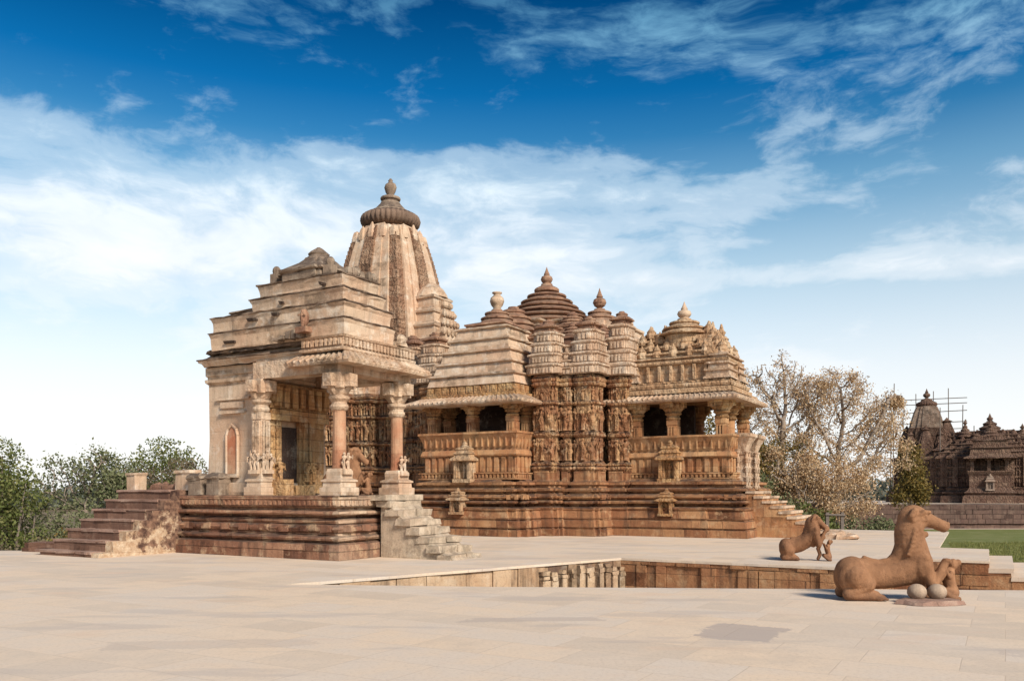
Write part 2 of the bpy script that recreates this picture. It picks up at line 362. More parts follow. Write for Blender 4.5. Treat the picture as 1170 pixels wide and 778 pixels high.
def paving_mat():
    m, g, b = new_mat('flagstone_paving')
    tc = g.add('ShaderNodeTexCoord').outputs['Object']
    rot = g.mapping(tc, rot=(0, 0, R(30)))
    wob = g.noise(tc, 0.6, 2)
    x, y, z = g.sep(rot)
    br = g.add('ShaderNodeTexBrick')
    br.offset = 0.43
    br.squash = 0.62
    br.squash_frequency = 2
    g.l.new(g.comb(x, g.math('ADD', y, g.math('MULTIPLY', wob, 0.05)), 0.0), br.inputs['Vector'])
    br.inputs['Color1'].default_value = (0, 0, 0, 1)
    br.inputs['Color2'].default_value = (1, 1, 1, 1)
    br.inputs['Mortar'].default_value = (0.5, 0.5, 0.5, 1)
    br.inputs['Scale'].default_value = 1.0
    br.inputs['Mortar Size'].default_value = 0.007
    br.inputs['Mortar Smooth'].default_value = 0.6
    br.inputs['Bias'].default_value = -0.1
    br.inputs['Brick Width'].default_value = 1.35
    br.inputs['Row Height'].default_value = 0.72
    val = br.outputs['Color']
    n1 = g.noise(tc, 0.35, 5, 0.55)
    n2 = g.noise(tc, 2.4, 6, 0.6)
    n3 = g.noise(tc, 24, 5, 0.65)
    v = g.math('ADD', g.math('MULTIPLY', val, 0.6), g.math('MULTIPLY', g.math('SUBTRACT', n2, 0.5), 0.7), clamp=True)
    col = g.ramp(v, [(0.0, (0.56, 0.435, 0.325)), (0.25, (0.67, 0.505, 0.36)), (0.5, (0.61, 0.49, 0.385)), (0.72, (0.68, 0.545, 0.42)), (0.9, (0.66, 0.475, 0.345)), (1.0, (0.42, 0.34, 0.285))])
    col = g.mix(g.ramp(n1, [(0, 0), (0.4, 0), (0.7, 0.6), (1, 0.7)]), col, (0.60, 0.495, 0.40))
    col = g.mix(g.ramp(n3, [(0, 0.5), (0.38, 0.16), (0.5, 0), (1, 0)]), col, (0.28, 0.2, 0.15))
    # two worn grey flags and a long stain
    wx_, wy_, wz_ = g.sep(tc)
    for (sx_, sy_, ra_, rb_, ang, k_) in ((2.62, 9.75, .50, .62, -30, .8), (0.25, 10.75, 1.0, .2, 4, .5), (5.6, 8.4, .8, .22, -8, .35), (-3.2, 9.0, 1.3, .3, 6, .3)):
        dx_ = g.math('SUBTRACT', wx_, sx_)
        dy_ = g.math('SUBTRACT', wy_, sy_)
        ca_, sa_ = math.cos(R(ang)), math.sin(R(ang))
        p_ = g.math('DIVIDE', g.math('ADD', g.math('MULTIPLY', dx_, ca_), g.math('MULTIPLY', dy_, sa_)), ra_)
        q_ = g.math('DIVIDE', g.math('SUBTRACT', g.math('MULTIPLY', dy_, ca_), g.math('MULTIPLY', dx_, sa_)), rb_)
        m_ = g.math('MAXIMUM', g.math('ABSOLUTE', p_), g.math('ABSOLUTE', q_))
        m_ = g.math('ADD', m_, g.math('MULTIPLY', g.math('ADD', g.math('SUBTRACT', n2, 0.5), g.math('MULTIPLY', g.math('SUBTRACT', n3, 0.5), 0.35)), 0.95))
        col = g.mix(g.math('MULTIPLY', g.ramp(m_, [(0, 1), (0.80, 1), (0.87, 0), (1, 0)]), k_), col, (0.40, 0.32, 0.27))
    # a few long grey water stains
    n5 = g.noise(g.mapping(tc, loc=(3, 1, 0), rot=(0, 0, R(12)), scale=(0.35, 1.3, 1)), 0.9, 4, 0.55)
    col = g.mix(g.ramp(n5, [(0, 0), (0.57, 0), (0.63, 0.42), (1, 0.6)]), col, (0.43, 0.355, 0.305))
    n6 = g.noise(g.mapping(tc, loc=(8, 4, 0), rot=(0, 0, R(40)), scale=(0.5, 1.1, 1)), 1.1, 5, 0.6)
    col = g.mix(g.ramp(n6, [(0, 0.5), (0.33, 0.35), (0.41, 0), (1, 0)]), col, (0.60, 0.41, 0.285))
    col = g.mix(g.math('MULTIPLY', br.outputs['Fac'], g.math('MULTIPLY', n2, 0.7)), col, (0.30, 0.22, 0.165))
    g.l.new(col, b.inputs['Base Color'])
    b.inputs['Roughness'].default_value = 0.75
    bp = g.add('ShaderNodeBump')
    bp.inputs['Strength'].default_value = 0.35
    bp.inputs['Distance'].default_value = 0.012
    g.l.new(g.math('SUBTRACT', g.math('ADD', g.math('MULTIPLY', n3, 0.5), n2), g.math('MULTIPLY', br.outputs['Fac'], 0.2)), bp.inputs['Height'])
    g.l.new(bp.outputs[0], b.inputs['Normal'])
    return m


M['paving'] = paving_mat()


def plain_noise(name, c1, c2, scale, c3=None, bump=0.4, dist=0.05):
    m, g, b = new_mat(name)
    tc = g.add('ShaderNodeTexCoord').outputs['Object']
    n1 = g.noise(tc, scale, 7, 0.65)
    n2 = g.noise(tc, scale * 0.08, 4, 0.55)
    col = g.mix(g.ramp(n1, [(0, 0), (0.3, 0), (0.7, 1), (1, 1)]), c1, c2)
    if c3:
        col = g.mix(g.ramp(n2, [(0, 0), (0.45, 0), (0.65, 0.8), (1, 1)]), col, c3)
    g.l.new(col, b.inputs['Base Color'])
    bp = g.add('ShaderNodeBump')
    bp.inputs['Strength'].default_value = bump
    bp.inputs['Distance'].default_value = dist
    g.l.new(n1, bp.inputs['Height'])
    g.l.new(bp.outputs[0], b.inputs['Normal'])
    return m


M['earth'] = plain_noise('dry_earth', (0.16, 0.11, 0.07), (0.23, 0.165, 0.105), 3, (0.12, 0.105, 0.055))
M['lawn'] = plain_noise('mown_lawn', (0.115, 0.13, 0.035), (0.165, 0.17, 0.052), 9, (0.2, 0.19, 0.075), bump=0.8)
M['bark'] = plain_noise('grey_bark', (0.21, 0.155, 0.12), (0.36, 0.285, 0.22), 9)
M['wood'] = plain_noise('weathered_pole_wood', (0.13, 0.1, 0.085), (0.2, 0.16, 0.13), 12)
M['iron'] = plain_noise('dull_railing_paint', (0.25, 0.22, 0.19), (0.32, 0.28, 0.24), 20)


def leaf_mat(name, c1, c2, c3):
    m, g, b = new_mat(name)
    geo = g.add('ShaderNodeNewGeometry')
    rnd = geo.outputs['Random Per Island']
    col = g.ramp(rnd, [(0.0, c1), (0.5, c2), (1.0, c3)])
    g.l.new(col, b.inputs['Base Color'])
    b.inputs['Roughness'].default_value = 0.6
    tr = g.add('ShaderNodeBsdfTranslucent')
    g.l.new(col, tr.inputs[0])
    mx = g.add('ShaderNodeMixShader')
    mx.inputs[0].default_value = 0.3
    g.l.new(b.outputs[0], mx.inputs[1])
    g.l.new(tr.outputs[0], mx.inputs[2])
    g.l.new(mx.outputs[0], g.n.get('Material Output').inputs[0])
    return m


M['leaf_green'] = leaf_mat('green_leaves', (0.10, 0.125, 0.035), (0.16, 0.175, 0.052), (0.24, 0.22, 0.085))
M['leaf_olive'] = leaf_mat('olive_leaves', (0.125, 0.14, 0.062), (0.18, 0.19, 0.09), (0.25, 0.235, 0.13))
M['leaf_dry'] = leaf_mat('dry_tan_leaves', (0.44, 0.26, 0.13), (0.54, 0.37, 0.21), (0.62, 0.47, 0.31))
M['leaf_gold'] = leaf_mat('yellowing_leaves', (0.17, 0.115, 0.03), (0.26, 0.17, 0.05), (0.12, 0.11, 0.035))
M['leaf_scrub'] = leaf_mat('scrub_leaves', (0.16, 0.115, 0.07), (0.22, 0.165, 0.105), (0.14, 0.12, 0.065))


# ------------------------------------------------------------------ mesh builder
def offset_poly(pts, d):
    n = len(pts)
    out = []
    for i in range(n):
        p0, p1, p2 = pts[i - 1], pts[i], pts[(i + 1) % n]
        e1 = (p1[0] - p0[0], p1[1] - p0[1])
        e2 = (p2[0] - p1[0], p2[1] - p1[1])
        l1 = math.hypot(*e1)
        l2 = math.hypot(*e2)
        n1 = (e1[1] / l1, -e1[0] / l1)
        n2 = (e2[1] / l2, -e2[0] / l2)
        k = 1 + n1[0] * n2[0] + n1[1] * n2[1]
        k = max(k, 0.2)
        out.append((p1[0] + d * (n1[0] + n2[0]) / k, p1[1] + d * (n1[1] + n2[1]) / k))
    return out


def rect(x0, x1, y0, y1):
    return [(x0, y0), (x1, y0), (x1, y1), (x0, y1)]


def star_plan(cx, cy, steps):
    """stepped, four-fold symmetric plan; steps = [(ra, rb), ...] with ra falling and rb rising"""
    q = []
    for i, (ra, rb) in enumerate(steps):
        q.append((ra, rb))
        if i + 1 < len(steps):
            q.append((steps[i + 1][0], rb))
    pts = [(x, y) for x, y in q]
    pts += [(-x, y) for x, y in reversed(q)]
    pts += [(-x, -y) for x, y in q]
    pts += [(x, -y) for x, y in reversed(q)]
    return [(cx + x, cy + y) for x, y in pts]


class MB:
    def __init__(s, seed=0):
        s.v = []
        s.f = []
        s.rng = random.Random(seed)

    def box(s, x0, x1, y0, y1, z0, z1, tx=0.0, ty=0.0, jit=0.0):
        b = len(s.v)
        r = s.rng
        for (z, t) in ((z0, 0), (z1, 1)):
            for (x, sx) in ((x0, 1), (x1, -1)):
                for (y, sy) in ((y0, 1), (y1, -1)):
                    s.v.append((x + sx * tx * t + r.uniform(-jit, jit), y + sy * ty * t + r.uniform(-jit, jit), z + r.uniform(-jit, jit)))
        for q in ((0, 1, 3, 2), (4, 6, 7, 5), (0, 4, 5, 1), (2, 3, 7, 6), (0, 2, 6, 4), (1, 5, 7, 3)):
            s.f.append(tuple(b + i for i in q))

    def obox(s, c, ax, ay, hx, hy, z0, z1, jit=0.0, top=1.0):
        """box with its own horizontal axes: centre c, unit axis ax/ay, half sizes"""
        b = len(s.v)
        r = s.rng
        for z, k in ((z0, 1.0), (z1, top)):
            for sx in (-1, 1):
                for sy in (-1, 1):
                    s.v.append((c[0] + ax[0] * hx * sx * k + ay[0] * hy * sy * k + r.uniform(-jit, jit),
                                c[1] + ax[1] * hx * sx * k + ay[1] * hy * sy * k + r.uniform(-jit, jit), z + r.uniform(-jit, jit)))
        for q in ((0, 1, 3, 2), (4, 6, 7, 5), (0, 4, 5, 1), (2, 3, 7, 6), (0, 2, 6, 4), (1, 5, 7, 3)):
            s.f.append(tuple(b + i for i in q))

    def ring(s, plan, prof, cap=True, jit=0.006, seg=0.7, base_cap=False, mode='off', center=None):
        """sweep a wall profile [(offset, z)...] round a plan; mode 'scale' scales about center instead"""
        n = len(plan)
        counts = []
        for i in range(n):
            p, q = plan[i], plan[(i + 1) % n]
            counts.append(max(1, int(math.hypot(q[0] - p[0], q[1] - p[1]) / seg)))
        rows = []
        r = s.rng
        for (o, z) in prof:
            if mode == 'off':
                pl = offset_poly(plan, o) if abs(o) > 1e-6 else plan
            else:
                pl = [(center[0] + (x - center[0]) * o, center[1] + (y - center[1]) * o) for x, y in plan]
            row = []
            for i in range(n):
                p, q = pl[i], pl[(i + 1) % n]
                for k in range(counts[i]):
                    t = k / counts[i]
                    row.append(len(s.v))
                    s.v.append((p[0] + (q[0] - p[0]) * t + r.uniform(-jit, jit), p[1] + (q[1] - p[1]) * t + r.uniform(-jit, jit), z + r.uniform(-jit, jit) * 0.7))
            rows.append(row)
        m = len(rows[0])
        for a, b in zip(rows[:-1], rows[1:]):
            for i in range(m):
                j = (i + 1) % m
                s.f.append((a[i], a[j], b[j], b[i]))
        if cap:
            s.f.append(tuple(rows[-1]))
        if base_cap:
            s.f.append(tuple(reversed(rows[0])))

    def lathe(s, cx, cy, prof, seg=20, mod=None, jit=0.0, sx=1.0, sy=1.0):
        """prof [(radius, z)...] bottom to top; mod(angle) multiplies the radius"""
        rows = []
        r = s.rng
        for (rad, z) in prof:
            row = []
            for k in range(seg):
                a = 2 * math.pi * k / seg
                q = rad * (mod(a) if mod else 1.0) + r.uniform(-jit, jit)
                row.append(len(s.v))
                s.v.append((cx + q * math.cos(a) * sx, cy + q * math.sin(a) * sy, z))
            rows.append(row)
        for a, b in zip(rows[:-1], rows[1:]):
            for i in range(seg):
                j = (i + 1) % seg
                s.f.append((a[i], a[j], b[j], b[i]))
        s.f.append(tuple(rows[-1]))
        s.f.append(tuple(reversed(rows[0])))

    def tube(s, p0, p1, r0, r1, n=6, caps=True):
        p0 = Vector(p0)
        p1 = Vector(p1)
        d = (p1 - p0)
        if d.length < 1e-6:
            return
        d.normalize()
        a = d.orthogonal().normalized()
        b = d.cross(a)
        i0 = len(s.v)
        for (p, rr) in ((p0, r0), (p1, r1)):
            for k in range(n):
                t = 2 * math.pi * k / n
                s.v.append(tuple(p + (a * math.cos(t) + b * math.sin(t)) * rr))
        for k in range(n):
            j = (k + 1) % n
            s.f.append((i0 + k, i0 + j, i0 + n + j, i0 + n + k))
        if caps:
            s.f.append(tuple(i0 + k for k in reversed(range(n))))
            s.f.append(tuple(i0 + n + k for k in range(n)))

    def sphere(s, c, rx, ry=None, rz=None, nu=12, nv=8, rot=None):
        ry = rx if ry is None else ry
        rz = rx if rz is None else rz
        i0 = len(s.v)
        c = Vector(c)
        def put(p):
            p = Vector(p)
            if rot is not None:
                p = rot @ p
            s.v.append(tuple(c + p))
        put((0, 0, -rz))
        for j in range(1, nv):
            ph = -math.pi / 2 + math.pi * j / nv
            for k in range(nu):
                th = 2 * math.pi * k / nu
                put((rx * math.cos(ph) * math.cos(th), ry * math.cos(ph) * math.sin(th), rz * math.sin(ph)))
        put((0, 0, rz))
        top = len(s.v) - 1
        for k in range(nu):
            s.f.append((i0, i0 + 1 + (k + 1) % nu, i0 + 1 + k))
        for j in range(nv - 2):
            for k in range(nu):
                a = i0 + 1 + j * nu + k
                b = i0 + 1 + j * nu + (k + 1) % nu
                s.f.append((a, b, b + nu, a + nu))
        for k in range(nu):
            a = i0 + 1 + (nv - 2) * nu
            s.f.append((a + k, a + (k + 1) % nu, top))

    def limb(s, pts, n=12):
        """chain of (point, radius): tapered tubes with a ball at every joint"""
        for (p, r) in pts:
            s.sphere(p, r, nu=n, nv=8)
        for (p, r), (q, t) in zip(pts[:-1], pts[1:]):
            s.tube(p, q, r, t, n)

    def edge_row(s, plan, off, z0, z1, pitch, w, depth, skip_back=True, jit=0.0, top=1.0):
        """a row of small upright blocks along every edge of a plan (balusters, ribs, dentils)"""
        pl = offset_poly(plan, off) if abs(off) > 1e-6 else plan
        n = len(pl)
        for i in range(n):
            p, q = pl[i], pl[(i + 1) % n]
            ex, ey = q[0] - p[0], q[1] - p[1]
            L = math.hypot(ex, ey)
            if L < w * 1.2:
                continue
            t = (ex / L, ey / L)
            nn = (t[1], -t[0])
            if skip_back and nn[1] > 0.5:
                continue
            k = max(1, int(L / pitch))
            for j in range(k):
                c = (j + 0.5) / k * L
                s.obox((p[0] + t[0] * c + nn[0] * depth * 0.35, p[1] + t[1] * c + nn[1] * depth * 0.35), t, nn, w * 0.5, depth * 0.65, z0, z1, jit=jit, top=top)

    def figure(s, p, t, nn, z0, h):
        """small standing carved figure in front of a wall"""
        r = s.rng
        sway = r.uniform(-0.10, 0.10) * h
        N = 6
        rows = []
        for (k, rx, ry, dx) in ((0.0, .13, .09, 0), (0.06, .10, .06, 0), (0.25, .095, .065, .25), (0.44, .15, .09, 1.0), (0.58, .085, .065, .5),
                                (0.72, .14, .095, -.3), (0.81, .13, .07, -.4), (0.85, .05, .05, -.2), (0.92, .085, .085, 0.1), (1.0, .04, .05, 0.1)):
            row = []
            cx = p[0] + t[0] * sway * dx + nn[0] * 0.03
            cy = p[1] + t[1] * sway * dx + nn[1] * 0.03
            for q in range(N):
                a = 2 * math.pi * q / N
                row.append(len(s.v))
                s.v.append((cx + (t[0] * math.cos(a) * rx + nn[0] * math.sin(a) * ry) * h, cy + (t[1] * math.cos(a) * rx + nn[1] * math.sin(a) * ry) * h, z0 + k * h))
            rows.append(row)
        for a, b in zip(rows[:-1], rows[1:]):
            for i in range(N):
                j = (i + 1) % N
                s.f.append((a[i], a[j], b[j], b[i]))
        s.f.append(tuple(rows[-1]))
        for sg in (-1, 1):
            el = r.uniform(0.5, 0.95)
            sh = (p[0] + t[0] * 0.13 * h * sg + nn[0] * 0.04, p[1] + t[1] * 0.13 * h * sg + nn[1] * 0.04, z0 + 0.79 * h)
            e = (p[0] + t[0] * 0.25 * h * sg + nn[0] * 0.06, p[1] + t[1] * 0.25 * h * sg + nn[1] * 0.06, z0 + el * h * 0.85)
            s.tube(sh, e, 0.045 * h, 0.035 * h, 4, False)
            s.tube(e, (p[0] + t[0] * 0.16 * h * sg + nn[0] * 0.10, p[1] + t[1] * 0.16 * h * sg + nn[1] * 0.10, z0 + r.uniform(0.45, 1.0) * h), 0.035 * h, 0.025 * h, 4, False)

    def figures(s, plan, off, z0, h, pitch, skip_back=True, miss=0.06):
        pl = offset_poly(plan, off)
        n = len(pl)
        for i in range(n):
            p, q = pl[i], pl[(i + 1) % n]
            ex, ey = q[0] - p[0], q[1] - p[1]
            L = math.hypot(ex, ey)
            if L < 0.2:
                continue
            t = (ex / L, ey / L)
            nn = (t[1], -t[0])
            if skip_back and nn[1] > 0.5:
                continue
            k = max(1, int(round(L / pitch)))
            for j in range(k):
                if s.rng.random() < miss:
                    continue
                c = (j + 0.5) / k * L + s.rng.uniform(-.03, .03)
                s.figure((p[0] + t[0] * c, p[1] + t[1] * c), t, nn, z0, h * s.rng.uniform(0.86, 1.0))
            # slim pilasters between the figures
            for j in range(k + 1):
                c = j / k * L
                s.tube((p[0] + t[0] * c, p[1] + t[1] * c, z0), (p[0] + t[0] * c, p[1] + t[1] * c, z0 + h), 0.045, 0.045, 5, False)

    def build(s, name, mat, parent=None, smooth=False):
        me = bpy.data.meshes.new(name)
        me.from_pydata(s.v, [], s.f)
        me.update()
        if smooth:
            me.polygons.foreach_set('use_smooth', [True] * len(me.polygons))
        me.materials.append(mat)
        o = bpy.data.objects.new(name, me)
        C.objects.link(o)
        if parent is not None:
            o.parent = parent
        return o


def tag(o, label=None, cat=None, group=None, kind=None):
    if label:
        o['label'] = label
    if cat:
        o['category'] = cat
    if group:
        o['group'] = group
    if kind:
        o['kind'] = kind
    return o


def thing(name, label, cat, loc=(0, 0, 0), rz=0.0, group=None):
    o = bpy.data.objects.new(name, None)
    C.objects.link(o)
    o.location = loc
    o.rotation_euler = (0, 0, rz)
    o.empty_display_size = 0.3
    return tag(o, label, cat, group)


def remesh(mb, name, mat, parent, voxel=0.02, smooth=4, disp=0.0):
    """fuse overlapping closed pieces of a builder into one continuous skin"""
    tmp = mb.build('tmp', mat)
    rm = tmp.modifiers.new('r', 'REMESH')
    rm.mode = 'VOXEL'
    rm.voxel_size = voxel
    rm.use_smooth_shade = True
    sm = tmp.modifiers.new('s', 'SMOOTH')
    sm.iterations = smooth
    sm.factor = 0.5
    dg = bpy.context.evaluated_depsgraph_get()
    dg.update()
    me = bpy.data.meshes.new_from_object(tmp.evaluated_get(dg))
    bpy.data.objects.remove(tmp)
    me.name = name
    if disp > 0:
        for v in me.vertices:
            k = mnoise.fractal(v.co * 5.0, 0.8, 2.0, 4)
            v.co += v.normal * k * disp
    me.polygons.foreach_set('use_smooth', [True] * len(me.polygons))
    if not me.materials:
        me.materials.append(mat)
    o = bpy.data.objects.new(name, me)
    C.objects.link(o)
    o.parent = parent
    return o


def torus_pts(o0, bulge, z0, z1, n=5):
    return [(o0 + bulge * math.sin(math.pi * k / n), z0 + (z1 - z0) * k / n) for k in range(n + 1)]


def kalasha(r, z0, h):
    """profile of a round pot finial on a ring foot"""
    return [(r * .55, z0), (r * .6, z0 + h * .05), (r * .35, z0 + h * .1), (r * .8, z0 + h * .2), (r, z0 + h * .34), (r * .85, z0 + h * .48), (r * .4, z0 + h * .56),
            (r * .5, z0 + h * .6), (r * .42, z0 + h * .66), (r * .3, z0 + h * .74), (r * .12, z0 + h * .9), (r * .03, z0 + h)]


def disc(r, z0, z1):
    h = z1 - z0
    return [(r * .82, z0), (r * .97, z0 + h * .2), (r, z0 + h * .5), (r * .95, z0 + h * .8), (r * .78, z1)]


def dome_stack(mb, cx, cy, radii, z0, z1, seg=24):
    """stack of round lipped discs, wide at the bottom"""
    n = len(radii)
    for i, r in enumerate(radii):
        a = z0 + (z1 - z0) * i / n
        b = z0 + (z1 - z0) * (i + 1) / n
        nx = radii[i + 1] if i + 1 < n else r * 0.5
        mb.lathe(cx, cy, [(r * .88, a), (r * .98, a + (b - a) * .08), (r, a + (b - a) * .25), (r * .97, a + (b - a) * .4), (r * .9, a + (b - a) * .48),
                          (nx * .95, a + (b - a) * .8), (nx * .88, b + 0.01)], seg, jit=0.006)


# ------------------------------------------------------------------ ground, plaza, pit
Gz = -1.6
def sheet(name, pts, z, mat):
    me = bpy.data.meshes.new(name)
    me.from_pydata([(x, y, z) for x, y in pts], [], [tuple(range(len(pts)))])
    me.materials.append(mat)
    o = bpy.data.objects.new(name, me)
    C.objects.link(o)
    return o


tag(sheet('ground', [(-1500, -300), (1500, -300), (1500, 2500), (-1500, 2500)], Gz, M['earth']), kind='structure')
plaza_pts = [(-34, -12), (40, -12), (40, 12.05), (-0.37, 14.46), (-3.92, 14.85), (2.66, 20.8), (7.54, 17.75), (9.3, 20.8),
             (11.06, 19.8), (13.4, 24.0), (12.35, 24.7), (17.7, 34.6), (-9, 50), (-14.5, 40), (-10.5, 25.5), (-12.4, 23.4), (-34, 23.6)]
rg = random.Random(21)
dense = []
for i in range(len(plaza_pts)):
    (x1, y1), (x2, y2) = plaza_pts[i], plaza_pts[(i + 1) % len(plaza_pts)]
    k = max(1, int(math.hypot(x2 - x1, y2 - y1) / .3)) if 2 <= i <= 9 else 1
    for j in range(k):
        w_ = .014 if j else 0
        dense.append((x1 + (x2 - x1) * j / k + rg.uniform(-w_, w_), y1 + (y2 - y1) * j / k + rg.uniform(-w_, w_)))
bm = bmesh.new()
fv = [bm.verts.new((x, y, 0)) for x, y in dense]
fc = bm.faces.new(fv)
ex = bmesh.ops.extrude_face_region(bm, geom=[fc])
for v in [e for e in ex['geom'] if isinstance(e, bmesh.types.BMVert)]:
    v.co.z = -0.055
bmesh.ops.recalc_face_normals(bm, faces=bm.faces)
me = bpy.data.meshes.new('plaza')
bm.to_mesh(me)
me.materials.append(M['paving'])
plaza = bpy.data.objects.new('plaza', me)
C.objects.link(plaza)
tag(plaza, kind='structure')
tag(sheet('pit_floor', [(-3.5, 14.7), (60, 10), (60, 21), (2.5, 22)], Gz + 0.004, M['paving']), kind='structure')
tag(sheet('lawn', [(12.8, 20.6), (80, 16), (110, 74), (30.5, 73), (18.3, 34.6)], Gz + 0.008, M['lawn']), kind='structure')
tag(sheet('path', [(10, 73.2), (120, 74.2), (120, 75.5), (10, 74.6)], Gz + 0.012, M['paving']), kind='structure')


def wall_line(name, label, p, q, mat, z0, z1, sizes, seed, thick=0.4, flutes=None):
    """masonry retaining wall seen from its right-hand side (p to q): stones of uneven width in courses"""
    L = math.hypot(q[0] - p[0], q[1] - p[1])
    t = ((q[0] - p[0]) / L, (q[1] - p[1]) / L)
    nn = (t[1], -t[0])
    mb = MB(seed)
    r = mb.rng
    z = z1
    for hgt in sizes:
        zb = max(z - hgt, z0)
        c = 0.0
        while c < L - 0.02:
            w = min(r.uniform(0.22, 0.75) if hgt < 0.6 else r.uniform(0.2, 0.5), L - c)
            if L - c - w < 0.15:
                w = L - c
            push = r.uniform(-0.05, 0.03)
            m = c + w / 2
            mb.obox((p[0] + t[0] * m - nn[0] * (thick / 2 - push), p[1] + t[1] * m - nn[1] * (thick / 2 - push)), t, nn, w / 2 - 0.008, thick / 2, zb + 0.006, z - 0.006, jit=0.006)
            c += w
        z = zb
    # backing fill so that no gap shows through
    mb.obox((p[0] + t[0] * L / 2 - nn[0] * (thick / 2 + 0.05), p[1] + t[1] * L / 2 - nn[1] * (thick / 2 + 0.05)), t, nn, L / 2, thick / 2, z0, z1 - 0.01)
    wobj = mb.build(name, mat)
    if flutes:
        mb = MB(seed + 50)
        r = mb.rng
        c = flutes[0] * L
        while c < flutes[1] * L:
            x, y = p[0] + t[0] * c + nn[0] * 0.03, p[1] + t[1] * c + nn[1] * 0.03
            zt = z1 - r.uniform(.02, .16)
            w_ = r.uniform(.07, .12)
            mb.obox((x, y), t, nn, w_, 0.10, z0, zt - .2, jit=0.015)
            mb.obox((x, y), t, nn, w_ * r.uniform(.75, 1.25), 0.11, zt - .2, zt - .1, jit=0.02)
            mb.obox((x, y), t, nn, w_ * r.uniform(.7, 1.05), 0.08, zt - .1, zt, jit=0.02)
            c += r.uniform(0.22, 0.42)
        mb.build('carved_upright', M['upright'], wobj)
    return tag(wobj, label, 'wall')


M['pitlight'] = stone('pale_pit_masonry', (0.42, 0.27, 0.16), (0.52, 0.365, 0.235), (0.38, 0.22, 0.12), stain=0.75, block=(0.8, 0.9), pale=0.3, mortar=0.2, fleck=0.5, alt=(0.75, (0.13, 0.075, 0.05)))
M['upright'] = stone('carved_upright_masonry', (0.42, 0.28, 0.17), (0.52, 0.37, 0.24), (0.25, 0.14, 0.085), stain=0.9, block=(0.4, 0.9), pale=0.4, mortar=0.2, fleck=0.6, carve=0.4)
wall_line('retaining_wall', 'pale masonry wall with upright carved blocks along the left side of the sunken court', (-3.92, 14.88), (2.66, 20.83), M['pitlight'], Gz, -0.055, [0.55, 0.5, 0.5], 3, flutes=(0.70, 0.99))
wall_line('retaining_wall', 'red block wall with upright slabs closing the back of the sunken court', (2.64, 20.81), (7.54, 17.76), M['red'], Gz, -0.055, [0.09, 0.85, 0.35, 0.4], 5)
wall_line('retaining_wall', 'short return wall of the sunken court hidden behind the big stone beast', (7.54, 17.76), (9.3, 20.81), M['red'], Gz, -0.055, [0.3, 0.35, 0.35, 0.6], 6)
wall_line('retaining_wall', 'dark red brick wall below the paving corner beside the stone steps', (9.3, 20.81), (11.06, 19.8), M['red'], Gz, -0.055, [0.28, 0.26, 0.3, 0.35, 0.4], 7)
# steps going down from the paving towards the lawn
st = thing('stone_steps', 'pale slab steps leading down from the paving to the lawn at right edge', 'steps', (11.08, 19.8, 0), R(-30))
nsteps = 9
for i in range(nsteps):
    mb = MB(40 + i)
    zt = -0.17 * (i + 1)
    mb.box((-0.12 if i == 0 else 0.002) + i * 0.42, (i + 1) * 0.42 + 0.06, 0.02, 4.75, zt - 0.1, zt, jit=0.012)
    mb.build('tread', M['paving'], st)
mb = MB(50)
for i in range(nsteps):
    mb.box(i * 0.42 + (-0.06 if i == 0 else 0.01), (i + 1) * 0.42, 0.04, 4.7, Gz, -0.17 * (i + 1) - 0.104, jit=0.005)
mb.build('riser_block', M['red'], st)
# near retaining face of the front plaza (seen only from the court)
wall_line('retaining_wall', 'masonry face under the near paving edge of the sunken court', (40, 12.03), (-0.37, 14.44), M['red'], Gz, -0.055, [0.4, 0.5, 0.6], 8)

